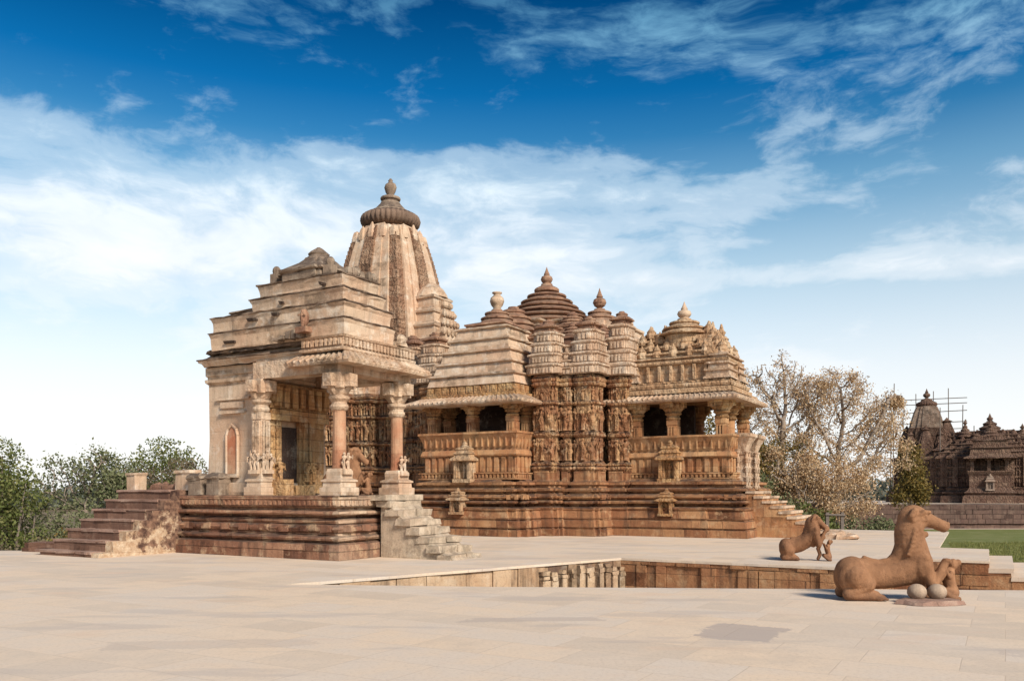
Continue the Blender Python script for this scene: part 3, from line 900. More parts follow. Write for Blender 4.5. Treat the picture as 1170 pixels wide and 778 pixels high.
# ------------------------------------------------------------------ pillars and other repeated parts
def make_pillar(parent, x, y, z0, zs, zc, z1, r, mat_shaft, mat_base, mat_cap, base_w=0.3, round_shaft=True, figs=False, cap_w=1.0):
    """z0 foot, zs shaft start, zc capital start, z1 top"""
    mb = MB(int(abs(x * 100 + y * 10)) % 977)
    if round_shaft:
        mb.lathe(x, y, [(r * 1.06, zs), (r * 1.06, zs + 0.06), (r, zs + 0.1), (r * .93, zc - 0.05), (r * 1.0, zc)], 16, jit=0.003)
    else:
        mb.ring(rect(x - r, x + r, y - r, y + r), [(0, zs), (0, zs + .2), (-.02, zs + .22), (-.02, zc - .2), (0, zc - .18), (0, zc)], jit=.003)
        for sx, sy in ((0, -1), (1, 0)):
            for k in range(-1, 2):
                mb.box(x + sx * r - (.02 if sx else -k * r * .55 + .03), x + sx * r + (.03 if sx else k * r * .55 + .03), y + sy * r - (.03 if sy else -k * r * .55 + .03), y + sy * r + (.02 if sy else k * r * .55 + .03), zs + .25, zc - .22)
    shaft = mb.build('pillar', mat_shaft, parent)
    if zs > z0 + 0.05:
        mb = MB(5)
        b = base_w
        h = zs - z0
        sq = rect(x - b, x + b, y - b, y + b)
        mb.ring(sq, [(0, z0), (0, z0 + h * .3), (-.05 * b / .3, z0 + h * .33), (-.05 * b / .3, z0 + h * .5), (-.02, z0 + h * .53), (-.02, z0 + h * .6), (-.10 * b / .3, z0 + h * .66), (-.10 * b / .3, z0 + h * .9), (-.12 * b / .3, zs + 0.02)], jit=.005)
        if figs:
            for (tx, ty, nx, ny) in ((1, 0, 0, -1), (0, 1, 1, 0), (0, -1, -1, 0)) if not round_shaft else ((0, 1, 1, 0),):
                for q_ in ((-.5, 0, .5) if not round_shaft else (-.3, .3)):
                    mb.figure((x + nx * (r * 1.12) + tx * q_ * r * 1.5, y + ny * (r * 1.12) + ty * q_ * r * 1.5), (tx, ty), (nx, ny), zs - .04, 0.52 if q_ == 0 else .44)
                mb.obox((x + nx * r * 1.0, y + ny * r * 1.0), (tx, ty), (nx, ny), r * 1.0, .12, zs - .12, zs - .02, jit=.01)
        mb.build('base', mat_base, shaft)
    mb = MB(6)
    h = z1 - zc
    k = cap_w
    mb.lathe(x, y, [(r * 1.05, zc - .005)] + [(r * (1.1 + .25 * math.sin(math.pi * i / 4)), zc + h * .18 * i / 4) for i in range(5)] + [(r * 1.1, zc + h * .22), (r * 1.5, zc + h * .3), (r * 1.55, zc + h * .36), (r * 1.2, zc + h * .4), (r * 1.45, zc + h * .5), (r * 1.6, zc + h * .58)], 16)
    # cross of brackets
    for (ax, ay) in ((1, 0), (0, 1)):
        for sg in (-1, 1):
            mb.obox((x + ax * sg * r * 1.3 * k, y + ay * sg * r * 1.3 * k), (ax, ay), (-ay, ax), r * 1.15 * k, r * .75, z1 - h * .38, z1 - h * .05, jit=.01)
            mb.tube((x + ax * sg * r * 1.0, y + ay * sg * r * 1.0, z1 - h * .55), (x + ax * sg * r * 1.8 * k, y + ay * sg * r * 1.8 * k, z1 - h * .34), r * .5, r * .45, 6)
    mb.box(x - r * 1.6, x + r * 1.6, y - r * 1.6, y + r * 1.6, z1 - h * .42, z1 - .003)
    mb.build('capital', mat_cap, shaft)
    return shaft


def niche_shrine(parent, x, y, z0, w, h, mat, depth=0.3):
    """little pilastered niche with a stepped roof, projecting from a wall towards -y"""
    mb = MB(9)
    hw = w / 2
    mb.box(x - hw * 1.1, x + hw * 1.1, y - depth, y + .05, z0, z0 + h * .09)
    for sg in (-1, 1):
        mb.box(x + sg * hw * .82 - hw * .16, x + sg * hw * .82 + hw * .16, y - depth * .92, y - depth * .55, z0 + h * .09, z0 + h * .52)
        mb.box(x + sg * hw * .55 - hw * .09, x + sg * hw * .55 + hw * .09, y - depth * .8, y - depth * .45, z0 + h * .09, z0 + h * .52)
    mb.box(x - hw, x + hw, y - depth * .45, y + .05, z0 + h * .085, z0 + h * .55)
    mb.ring(rect(x - hw, x + hw, y - depth, y + .05), [(-.02, z0 + h * .515), (.09, z0 + h * .53), (.1, z0 + h * .57), (.02, z0 + h * .62), (-.03, z0 + h * .63), (-.03, z0 + h * .68), (.0, z0 + h * .69), (.0, z0 + h * .71), (-w * .12, z0 + h * .75), (-w * .12, z0 + h * .79), (-w * .09, z0 + h * .80), (-w * .09, z0 + h * .82), (-w * .2, z0 + h * .86)], jit=.004)
    mb.lathe(x, y - depth * .45, [(w * .2, z0 + h * .84), (w * .24, z0 + h * .88), (w * .12, z0 + h * .91), (w * .15, z0 + h * .94), (w * .03, z0 + h)], 10)
    mb.figure((x, y - depth * .5), (1, 0), (0, -1), z0 + h * .12, h * .34)
    return mb.build('niche_shrine', mat, parent)


def eave(parent, plan, o0, z0, o1, z1, mat, pitch=0.24, thick=0.09, name='eave', ribs=True):
    """sloping stone eave: inner edge (o0,z0) down to outer edge (o1,z1), with rounded ribs"""
    mb = MB(17)
    mb.ring(plan, [(o0, z1 - .12), (o1 - .03, z1 - thick), (o1, z1 - thick * .4), (o1, z1), (o1 - .03, z1 + .025), (o0, z0)], cap=False, jit=.008)
    if ribs:
        a = offset_poly(plan, o0)
        b = offset_poly(plan, o1)
        n = len(plan)
        for i in range(n):
            p, q, u, v = a[i], a[(i + 1) % n], b[i], b[(i + 1) % n]
            L = math.hypot(v[0] - u[0], v[1] - u[1])
            k = max(1, int(L / pitch))
            if (v[0] - u[0]) / max(L, .01) < -0.5:
                continue
            for j in range(k):
                t = (j + .5) / k
                mb.tube((p[0] + (q[0] - p[0]) * t, p[1] + (q[1] - p[1]) * t, z0 - .015), (u[0] + (v[0] - u[0]) * t, u[1] + (v[1] - u[1]) * t, z1 - .01), .05, .055, 6)
    return mb.build(name, mat, parent)


# ------------------------------------------------------------------ the near shrine
SH = (-4.01, 19.77, 0)
shrine = thing('shrine', 'small pillared stone shrine with stepped cream roof on a high moulded platform', 'shrine', SH, R(-30))
PZ = 1.52
mb = MB(11)
plat = rect(-5.55, -.28, .28, 3.3)
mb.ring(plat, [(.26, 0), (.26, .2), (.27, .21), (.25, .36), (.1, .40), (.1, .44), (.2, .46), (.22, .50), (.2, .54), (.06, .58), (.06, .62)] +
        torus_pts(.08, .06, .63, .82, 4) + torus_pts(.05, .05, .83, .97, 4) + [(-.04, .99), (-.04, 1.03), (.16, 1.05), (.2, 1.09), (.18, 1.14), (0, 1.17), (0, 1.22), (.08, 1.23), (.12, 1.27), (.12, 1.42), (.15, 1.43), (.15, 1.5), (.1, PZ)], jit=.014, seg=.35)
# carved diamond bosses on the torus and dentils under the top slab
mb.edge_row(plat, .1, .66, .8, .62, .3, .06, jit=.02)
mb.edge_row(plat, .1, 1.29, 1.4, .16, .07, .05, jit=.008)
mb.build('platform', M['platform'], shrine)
# the platform courses turn paler, block by block, towards +x
mb = MB(12)
mb.ring(rect(-5.13, -3.06, .62, 2.95), [(.1, PZ), (.1, PZ + .3), (0.03, PZ + .34), (0, PZ + .45), (-.03, 3.0), (-.02, 4.45), (.05, 4.5), (.05, 4.58), (0, 4.6), (0, 4.66), (.04, 4.68), (.04, 4.9)], jit=.012, seg=.5)
mb.box(-4.8, -3.55, .575, .64, 4.02, 4.08, jit=.01)
mb.box(-4.65, -3.7, .56, .64, 3.66, 3.73, jit=.01)
mb.box(-4.6, -3.75, .58, .64, 3.8, 3.95, jit=.01)
wall = mb.build('wall', M['cream'], shrine)
# arched niche in the wall
mb = MB(13)
cxn = -4.17
mb.v += [(cxn + dx, .578, z) for dx, z in [(-.17, 2.08), (.17, 2.08), (.17, 3.05), (.12, 3.2), (0, 3.3), (-.12, 3.2), (-.17, 3.05)]]
mb.f.append(tuple(range(7)))
b0 = len(mb.v)
mb.v += [(cxn + dx, .60, z) for dx, z in [(-.17, 2.08), (.17, 2.08), (.17, 3.05), (.12, 3.2), (0, 3.3), (-.12, 3.2), (-.17, 3.05)]]
for i in range(7):
    mb.f.append((i, (i + 1) % 7, 7 + (i + 1) % 7, 7 + i))
mb.build('niche', M['pinkcol'], shrine)
mb = MB(14)
pts = [(-.21, 2.06), (-.21, 3.07), (-.15, 3.25), (0, 3.36), (.15, 3.25), (.21, 3.07), (.21, 2.06)]
for (a, b) in zip(pts[:-1], pts[1:]):
    mb.tube((cxn + a[0], .585, a[1]), (cxn + b[0], .585, b[1]), .045, .045, 6)
mb.box(cxn - .26, cxn + .26, .5, .6, 1.98, 2.07)
mb.build('niche_frame', M['cream'], shrine)
# doorway into the cella: dark opening, carved jambs, lintel on the wall facing +x
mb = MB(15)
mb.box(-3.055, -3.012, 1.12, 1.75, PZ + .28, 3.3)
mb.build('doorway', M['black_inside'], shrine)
mb = MB(16)
for (y0, y1, dx) in ((.70, .86, .12), (.88, 1.02, .16), (1.02, 1.12, .10), (1.75, 1.86, .10), (1.86, 2.02, .17), (2.04, 2.22, .22), (2.28, 2.46, .16), (2.5, 2.7, .1)):
    mb.box(-3.05, -3.02 + dx, y0, y1, PZ + .05, 3.45, jit=.01)
for i in range(14):
    zz = PZ + .3 + i * .13
    mb.box(-3.05, -2.83 + .03, 2.06, 2.2, zz, zz + .07, jit=.01)
mb.box(-3.05, -2.78, .66, 2.75, 3.45, 3.72, jit=.01)
mb.box(-3.05, -2.85, .66, 2.75, 3.74, 4.4, jit=.01)
for y in (.95, 1.94, 2.15):
    mb.figure((-2.86, y), (0, 1), (1, 0), PZ + .35, .62)
    mb.figure((-2.80, y), (0, 1), (1, 0), PZ + .35, .5)
mb.edge_row(rect(-3.0, -2.82, .7, 2.75), 0, 3.8, 4.3, .28, .18, .1, jit=.02)
mb.build('door_jamb', M['ochre_carved'], shrine)
mb = MB(18)
mb.box(-3.05, -2.3, .62, .9, PZ, PZ + .4, jit=.01)
mb.box(-3.05, -2.4, 1.1, 1.8, PZ, PZ + .25, jit=.01)
mb.build('threshold', M['ochre_carved'], shrine)
# pillars
CT = 4.44
make_pillar(shrine, -3.02, .5, PZ, PZ + .66, 3.62, CT, .165, M['cream_carved'], M['cream'], M['cream_carved'], .3, False, True)
make_pillar(shrine, -.42, .5, PZ, PZ + .62, 3.55, CT, .165, M['pinkcol'], M['cream'], M['cream_carved'], .33, True, True, 1.1)
make_pillar(shrine, -.42, 2.72, PZ, PZ + .62, 3.55, CT, .165, M['pinkcol'], M['cream'], M['cream_carved'], .33, True, True, 1.1)
# beams and ceiling over the portico
mb = MB(19)
bw = .24
mb.box(-3.1, -.2, .5 - bw + .04, .5 + bw, CT, 4.86, jit=.004)
mb.box(-.42 - bw, -.42 + bw, .5 + bw, 3.0, CT + .003, 4.865, jit=.004)
mb.box(-3.2, -.42 - bw, 2.72 - bw, 2.72 + bw, CT + .006, 4.86, jit=.004)
mb.box(-3.1, -.3, .4, 2.9, 4.868, 4.93)
mb.build('beam', M['cream_carved'], shrine)
# carved canopy of the portico front
eave(shrine, rect(-1.45, -.12, .42, 3.0), -.05, 5.0, .36, 4.72, M['cream_carved'], pitch=.2, thick=.1, name='eave')
mb = MB(20)
mb.ring(rect(-1.35, -.12, .28, 2.95), [(.05, 4.93), (.08, 4.97), (.08, 5.02), (.02, 5.05), (.02, 5.24), (.06, 5.26), (.08, 5.31), (.0, 5.33)], jit=.01, seg=.3)
mb.edge_row(rect(-1.35, -.12, .28, 2.95), .03, 5.07, 5.23, .13, .08, .06, jit=.006)
mb.build('canopy_frieze', M['cream_carved'], shrine)
mb = MB(21)
mb.ring(rect(-5.08, -.9, .45, 2.6), [(.0, 4.9), (.02, 4.92), (.06, 4.98), (.1, 5.0), (.1, 5.05), (.04, 5.08), (-.1, 5.2), (-.12, 5.22)], jit=.018, seg=.3)
mb.build('cornice', M['cream'], shrine)
mb = MB(211)
mb.ring(rect(-5.08, -.9, .45, 2.6), [(.06, 5.045), (.14, 5.055), (.14, 5.09), (.0, 5.1)], jit=.025, seg=.2)
mb.ring(rect(-4.85, -1.2, .4, 2.4), [(-.05, 5.2), (.03, 5.21), (.03, 5.3), (-.1, 5.31)], jit=.035, seg=.18)
mb.build('ledge', M['rim'], shrine)
tiers = [(-4.66, -.05, .25, 2.2, 5.31, 5.70), (-4.64, -.09, .29, 2.12, 5.75, 6.1), (-3.3, -.2, .38, 1.98, 6.15, 6.46), (-3.14, -.33, .48, 1.88, 6.51, 6.82)]
for i, (xa, xb, yb, yt, za, zb) in enumerate(tiers):
    mb = MB(22 + i)
    mb.ring(rect(xa, xb, yb, yt), [(-.05, za - .03), (-.05, za), (-.045, za + .1), (-.03, zb - .1), (.0, zb - .03), (.0, zb)], jit=.012, seg=.3)
    t_ = mb.build('roof_tier', M['cream'], shrine)
    mb = MB(212 + i)
    mb.ring(rect(xa, xb, yb, yt), [(-.04, zb - .002), (.025, zb + .004), (.03, zb + .035), (-.1, zb + .045)], jit=.017, seg=.18)
    mb.build('ledge', M['rim'], t_)
for (x_, z_, w_) in ((-2.2, 6.3, .07), (-.9, 6.62, .05), (-3.1, 5.95, .16), (-2.3, 6.0, .1), (-3.9, 5.45, .2)):
    mb = MB(216)
    mb.box(x_ - w_, x_ + w_, .24 if z_ < 6.1 else .36, .5, z_ - .04, z_ + .03, jit=.02)
    mb.build('putlog_hole', M['black_inside'], shrine)
mb = MB(26)
mb.ring(rect(-4.1, -3.25, .55, 1.9), [(0, 6.11), (0, 6.22), (.05, 6.23), (.05, 6.3)], jit=.03, seg=.25)
mb.build('roof_slab', M['grey'], shrine)
mb = MB(27)
dcx, dcy = -1.68, 1.16
mb.ring(star_plan(dcx, dcy, [(.74, .5), (.62, .62), (.5, .70)]), [(.02, 6.83), (.03, 7.0), (0, 7.02), (.09, 7.05), (.09, 7.1), (.03, 7.14), (-.06, 7.19), (-.15, 7.25), (-.24, 7.32), (-.32, 7.4), (-.38, 7.46)], jit=.02, seg=.2)
mb.lathe(dcx, dcy, [(.36, 7.38), (.33, 7.47), (.25, 7.55), (.27, 7.59), (.2, 7.66), (.1, 7.74), (.03, 7.78)], 12, jit=.012)
mb.build('dome', M['grey'], shrine, )
for (px_, py_, hh, r_) in ((-2.6, .62, .46, .10), (-.85, .66, .48, .11)):
    mb = MB(28)
    mb.box(px_ - r_, px_ + r_, py_ - r_, py_ + r_, 6.832, 6.832 + hh * .6, jit=.02)
    mb.sphere((px_, py_, 6.83 + hh * .75), r_ * 1.1, r_, hh * .28, 8, 6)
    mb.build('roof_ornament', M['grey'], shrine)
mb = MB(29)
for k in range(9):
    mb.sphere((-.45 + mb.rng.uniform(-.1, .1), 0.85 + k * .11, 6.9 + mb.rng.uniform(0, .12)), .12, .1, .14, 6, 5)
mb.build('broken_ornament', M['grey'], shrine)
mb = MB(30)
mb.box(-1.35, -1.05, .0, .25, 5.41, 5.55, jit=.02)
mb.figure((-1.2, .1), (1, 0), (0, -1), 5.5, .45)
mb.sphere((-1.2, .14, 5.78), .1, .12, .22, 8, 6)
mb.build('roof_ornament', M['brown'], shrine)
mb = MB(31)
for k in range(5):
    mb.box(-2.2 + k * .19, -2.03 + k * .19, .1, .3, 5.31, 5.38 + .05 * k, jit=.03)
mb.build('broken_ornament', M['grey'], shrine)
mb = MB(32)
mb.sphere((-.12, 2.5, 5.52), .14, .16, .14, 8, 6)
mb.box(-.27, -.02, 2.35, 2.65, 5.33, 5.45, jit=.02)
mb.build('roof_ornament', M['cream_carved'], shrine)
# worn stair on the +x side
stair = MB(33)
rr_ = stair.rng
for i in range(7):
    zt = PZ - .02 - .213 * (i + .55)
    x0 = .295 * i + rr_.uniform(-.05, .03)
    k = 2
    for j in range(k):                               # each tread is a pair of worn stones
        y0 = 1.50 + 1.3 * j / k
        stair.box(x0 - .03, .295 * (i + 1) + rr_.uniform(.03, .12), y0 - (rr_.uniform(.04, .13) if j == 0 else 0), y0 + 1.3 / k - .015, zt - .16, zt + rr_.uniform(-.02, .02), jit=.02)
stair.box(-.25, .33, 1.3, 2.85, PZ - .12, PZ + .012, jit=.02)
so_ = stair.build('stair', M['plaster'], shrine)
mb = MB(34)
prf = [(.05, 0), (2.2, 0), (2.14, .05), (1.93, .12), (1.67, .26), (1.36, .46), (1.05, .68), (.75, .92), (.44, 1.16), (.26, 1.34), (.05, 1.42)]
i0 = len(mb.v)
for y_ in (1.48, 2.74):
    mb.v += [(x, y_, z) for x, z in prf]
n_ = len(prf)
mb.f += [tuple(range(n_)), tuple(n_ + k for k in reversed(range(n_)))] + [(k, n_ + k, n_ + (k + 1) % n_, (k + 1) % n_) for k in range(n_)]
mb.build('side_wall', M['plaster'], so_)

# lone blocks on the shrine platform, left
for k, (x, w, lab) in enumerate(((-5.15, .44, 'squat dark-topped stone block on shrine platform, left of two'), (-4.45, .48, 'slightly wider stone block on shrine platform, nearer the square carved pillar'))):
    mb = MB(60 + k)
    mb.box(-w / 2, w / 2, -.2, .2, 0, .40, jit=.025)
    mb.ring(rect(-w / 2, w / 2, -.2, .2), [(-.01, .39), (.04, .44), (.03, .5), (-.1, .58)], jit=.03, seg=.15)
    o = mb.build('stone_block', M['grey'])
    c30, s30 = math.cos(R(-30)), math.sin(R(-30))
    lx, ly = x, .38
    o.location = (SH[0] + lx * c30 - ly * s30, SH[1] + lx * s30 + ly * c30, PZ)
    o.rotation_euler = (0, 0, R(-30))
    tag(o, lab, 'stone block', 'blocks on the shrine platform')

# side staircase, left of the shrine
sst = thing('staircase', 'old staircase of dark red steps with flaking plaster side, left of the shrine', 'staircase', SH, R(-30))
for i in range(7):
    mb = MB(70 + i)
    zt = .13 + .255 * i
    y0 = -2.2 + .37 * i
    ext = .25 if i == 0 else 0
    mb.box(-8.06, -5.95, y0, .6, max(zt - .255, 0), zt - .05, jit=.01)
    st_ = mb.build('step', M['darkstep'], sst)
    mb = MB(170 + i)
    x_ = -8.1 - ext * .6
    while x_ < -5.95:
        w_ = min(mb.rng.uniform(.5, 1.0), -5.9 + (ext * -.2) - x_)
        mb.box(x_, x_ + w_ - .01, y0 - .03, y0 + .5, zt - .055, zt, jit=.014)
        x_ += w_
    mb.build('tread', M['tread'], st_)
mb = MB(78)
# rough plastered flank following the steps
prf = [(-2.2, 0)] + [p for i in range(7) for p in ((-2.2 + .37 * i + .02, .12 + .255 * i), (-2.2 + .37 * (i + 1) + .02, .12 + .255 * i))][:-1] + [(1.6, .12 + .255 * 6), (1.6, 0)]
n_ = len(prf)
for x_ in (-5.95, -5.66):
    mb.v += [(x_ + mb.rng.uniform(-.015, .015), y + mb.rng.uniform(-.02, .02), z + mb.rng.uniform(-.03, .01)) for y, z in prf]
mb.f += [tuple(range(n_)), tuple(n_ + k for k in reversed(range(n_)))] + [(k, n_ + k, n_ + (k + 1) % n_, (k + 1) % n_) for k in range(n_)]
mb.box(-8.1, -5.67, .5, 3.0, 0, 1.55, jit=.01)
mb.build('side_wall', M['worn'], sst)
mb = MB(79)
for k in range(20):
    a = -7.6 + k * .09
    mb.sphere((a, .85 + mb.rng.uniform(-.05, .1), 1.7 + mb.rng.uniform(-.05, .05)), .1, .12, .17 + mb.rng.uniform(-.04, .05), 7, 5)
mb.box(-7.7, -5.8, .8, 1.1, 1.56, 1.78, jit=.02)
mb.build('rubble_wall', M['darkstep'], sst)
for k, (x, y, w, h, lab) in enumerate(((-8.05, .6, .17, .5, 'cream capped pedestal block at the left top of old staircase'), (-5.78, .5, .28, .54, 'larger cream pedestal block between old staircase and shrine wall'))):
    mb = MB(80 + k)
    mb.ring(rect(-w, w, -.19, .19), [(0, 0), (.0, h * .84), (.025, h * .86), (.025, h * .97), (0, h)], jit=.015, seg=.2)
    o = mb.build('pedestal', M['cream'])
    o.location = (SH[0] + x * c30 - y * s30, SH[1] + x * s30 + y * c30, 1.65)
    o.rotation_euler = (0, 0, R(-30))
    tag(o, lab, 'pedestal')
mb = MB(83)
mb.box(-.75, .75, -.35, .35, 0, .1, jit=.02)
mb.box(-.7, .7, -.3, .3, .1, .24, jit=.02)
o = mb.build('stone_slab', M['darkstep'])
o.location = (-12.4, 23.1, 0.004)
o.rotation_euler = (0, 0, R(-20))
tag(o, 'low pale-topped stone slab lying left of the old staircase foot', 'stone slab')

# ------------------------------------------------------------------ the main temple
TP = (0.46, 30.0, 0)
temple = thing('temple', 'large carved sandstone temple with tall ribbed spire and layered roofs', 'temple', TP, R(-30))
AX = 7.3
HC = -2.97


def plinth(dz=0.0, wide=1.0, top=2.3):
    w = wide
    p = [(.86 * w, 0), (.85 * w, .24), (.78 * w, .255), (.78 * w, .295), (.83 * w, .31), (.80 * w, .56), (.73 * w, .575), (.73 * w, .615), (.77 * w, .63), (.69 * w, .93), (.74 * w, .95), (.74 * w, 1.01), (.62 * w, 1.04), (.34 * w, 1.06), (.34 * w, 1.15), (.6 * w, 1.17), (.63 * w, 1.22), (.58 * w, 1.27), (.42 * w, 1.29)]
    p += torus_pts(.42 * w, .14, 1.3, 1.52, 5) + [(.34 * w, 1.54), (.34 * w, 1.6), (.5 * w, 1.62), (.52 * w, 1.69), (.46 * w, 1.73), (.28 * w, 1.75), (.28 * w, 1.84), (.4 * w, 1.86), (.4 * w, 1.96), (.2 * w, 1.99), (.14 * w, 2.05), (.14 * w, top)]
    return [(o, z + dz * (1 if z > 0 else 0)) for o, z in p]


hall = star_plan(HC, AX, [(4.6, 2.85), (3.75, 3.9), (2.5, 4.35)])        # the wall behind the piers
wp = [(.1, 2.36), (.16, 2.39)] + torus_pts(.14, .08, 2.40, 2.54, 4) + [(.1, 2.56), (.2, 2.58), (.22, 2.63), (.1, 2.69), (.02, 2.74), (.0, 2.76), (.0, 3.62), (.06, 3.64), (.14, 3.68), (.16, 3.73), (.1, 3.78), (.14, 3.8), (.02, 3.85), (.0, 3.87), (0, 4.8), (.06, 4.82), (.15, 4.86), (.16, 4.92), (.05, 4.97), (0, 5.0), (0, 5.5), (.06, 5.52), (.16, 5.55), (.2, 5.62), (.12, 5.68), (.18, 5.72), (.22, 5.8), (.12, 5.86), (.05, 5.95)]


def narrow(prof, k, dz):
    return [(o * k, z + (dz if z > 0 else 0)) for o, z in prof]


def oct_plan(cx, cy, w, d):
    return star_plan(cx, cy, [(w, d * .66), (w * .84, d * .84), (w * .66, d)])


mb = MB(100)
mb.ring(hall, plinth(.0, .15, 2.36), jit=.012, seg=.5)
mb.build('plinth', M['red'], temple)
mb = MB(101)
mb.ring(hall, wp, jit=.012, seg=.45)
mb.figures(hall, .05, 2.8, .82, .42)
mb.figures(hall, .05, 3.9, .88, .42)
mb.build('wall', M['red_carved'], temple)
# piers: (offset from hall centre, half width, half depth, figures, cap)
PIERS = [(2.62, -4.85, .44, .46), (3.37, -4.62, .17, .3), (4.06, -4.32, .42, .52), (4.93, -3.25, .38, .46)]


def pier(cx, cy, w, d, seed, lead, tall):
    pl = oct_plan(cx, cy, w, d)
    dz = .004 + .0021 * (seed % 9)
    mb = MB(seed)
    pq = star_plan(cx, cy, [(w * 1.02, d * .5), (w * .76, d * .82), (w * .46, d * 1.2)])
    mb.ring(pq, plinth(dz, .62 if lead else .25, 2.36), jit=.012, seg=.5)
    mb.edge_row(pl, .34, 1.34, 1.5, .2, .1, .05, jit=.02)
    body = mb.build('pier', M['red'], temple)
    mb = MB(seed + 1)
    mb.ring(pl, narrow(wp, .5, dz), jit=.012, seg=.3)
    for (z_, h_) in ((2.78, .84), (3.89, .92), (5.01, .5)):
        for (tx, ty, nx, ny, px_, py_) in ((1, 0, 0, -1, cx, cy - d), (0, 1, 1, 0, cx + w, cy), (0, -1, -1, 0, cx - w, cy), (.7, .7, .7, -.7, cx + w * .8, cy - d * .8), (-.7, .7, -.7, -.7, cx - w * .8, cy - d * .8)):
            if w > .3 or ny < -.5:
                mb.figure((px_ + nx * .02, py_ + ny * .02), (tx, ty), (nx, ny), z_, h_ * mb.rng.uniform(.9, 1.0))
    mb.build('carved_shaft', M['red_carved'], body)
    # pale ribbed turret carried by the pier
    z0, z1 = 5.955 + dz, tall
    mb = MB(seed + 2)
    pl = star_plan(cx, cy, [(w * 1.34, d * .98), (w * 1.14, d * 1.1), (w * .95, d * 1.24)])
    n = 4
    h = (z1 - z0) / n
    for i in range(n):
        a_ = z0 + h * i
        ins = .07 - .065 * i
        mb.ring(pl, [(ins - .06, a_), (ins, a_ + h * .08), (ins - .01, a_ + h * .66), (ins + .03, a_ + h * .72), (ins + .045, a_ + h * .78), (ins + .045, a_ + h * .9), (ins + .0, a_ + h * .95), (ins - .05, a_ + h * 1.0)], jit=.01, seg=.3)
        mb.edge_row(pl, ins - .02, a_ + h * .1, a_ + h * .6, .13, .07, .06, jit=.006)
    if not lead:
        mb.build('turret', M['turret'], body)
        return
    t = mb.build('turret', M['turret'], body)
    mb = MB(seed + 3)
    r_ = max(w, d) * .92
    mb.ring(oct_plan(cx, cy, w * .8, d * .8), [(0, z1 - .02), (.04, z1 + .04), (-.02, z1 + .1), (.08, z1 + .16), (.08, z1 + .22), (-.1, z1 + .28)], jit=.02, seg=.2)
    dome_stack(mb, cx, cy, [r_ * .8, r_ * .55], z1 + .22, z1 + .5, 14)
    mb.build('turret_cap', M['brown'], t)


sd = 800
for (da, db, w, d) in PIERS:
    lead = w > .3
    tall = {2.62: 7.6, 3.37: 7.1, 4.06: 7.65, 4.93: 7.95}[da]
    for sx in (1, -1):
        for sy in (1, -1):
            if sy < 0 and da < 4.8 and False:
                continue
            pier(HC + sx * da, AX + sy * db, w, d, sd, lead, tall)
            sd += 7

# --- hall roof: stepped pyramid then round discs
mb = MB(110)
hr = star_plan(HC, AX, [(4.3, 2.5), (3.5, 3.5), (2.5, 4.1)])
prof = [(.2, 5.93)]
z = 5.95
o = .0
for i in range(9):
    prof += [(o - .1, z + .02), (o - .1, z + .17), (o + .05, z + .19), (o + .07, z + .26), (o, z + .3)]
    z += .315
    o -= .19
mb.ring(hr, prof, jit=.015, seg=.5)
mb.build('roof', M['cream_carved'], temple)
mb = MB(109)
for (x_, y_, r_, z_) in ((1.5, -3.2, .62, 7.75), (2.6, -2.6, .66, 7.75), (.2, -3.3, .5, 7.8), (3.3, -1.5, .66, 7.8), (3.4, .3, .6, 7.8), (-1.6, -3.2, .6, 7.7), (-2.8, -2.5, .6, 7.7), (-3.4, -1.2, .6, 7.7), (2.2, -1.9, .7, 8.35), (-1.9, -1.9, .7, 8.2), (2.7, -.3, .6, 8.35), (2.6, 2.4, .6, 8.1), (-2.7, 1.4, .6, 8.1)):
    mb.ring(oct_plan(HC + x_, AX + y_, r_ * .95, r_ * .95), [(0, z_ - .5), (0, z_ - .12), (.07, z_ - .08), (.07, z_)], jit=.02, seg=.3)
    dome_stack(mb, HC + x_, AX + y_, [r_ * 1.0, r_ * .82, r_ * .6, r_ * .35], z_, z_ + .62, 16)
mb.build('roof_cap', M['brown'], temple)
mb = MB(111)
dome_stack(mb, HC, AX, [2.35, 2.22, 2.02, 1.72, 1.42, 1.16, .88], 8.55, 10.42, 36)
dome_stack(mb, HC, AX, [.56], 10.4, 10.78, 20)
mb.build('roof_dome', M['brown'], temple)
mb = MB(112)
mb.lathe(HC, AX, kalasha(.27, 10.7, .85), 16)
mb.build('finial', M['brown'], temple, True)
# smaller dome between the hall and the near balcony
mb = MB(113)
mb.ring(rect(HC - 1.25, HC + 1.25, 3.6, 6.0), [(.1, 7.3), (.1, 7.5), (.15, 7.55), (0, 7.6), (-.05, 8.0), (.05, 8.05), (-.1, 8.15)], jit=.012)
dome_stack(mb, HC, 4.35, [1.05, .92, .75, .5], 8.1, 9.2, 24)
mb.build('roof_dome', M['brown'], temple)

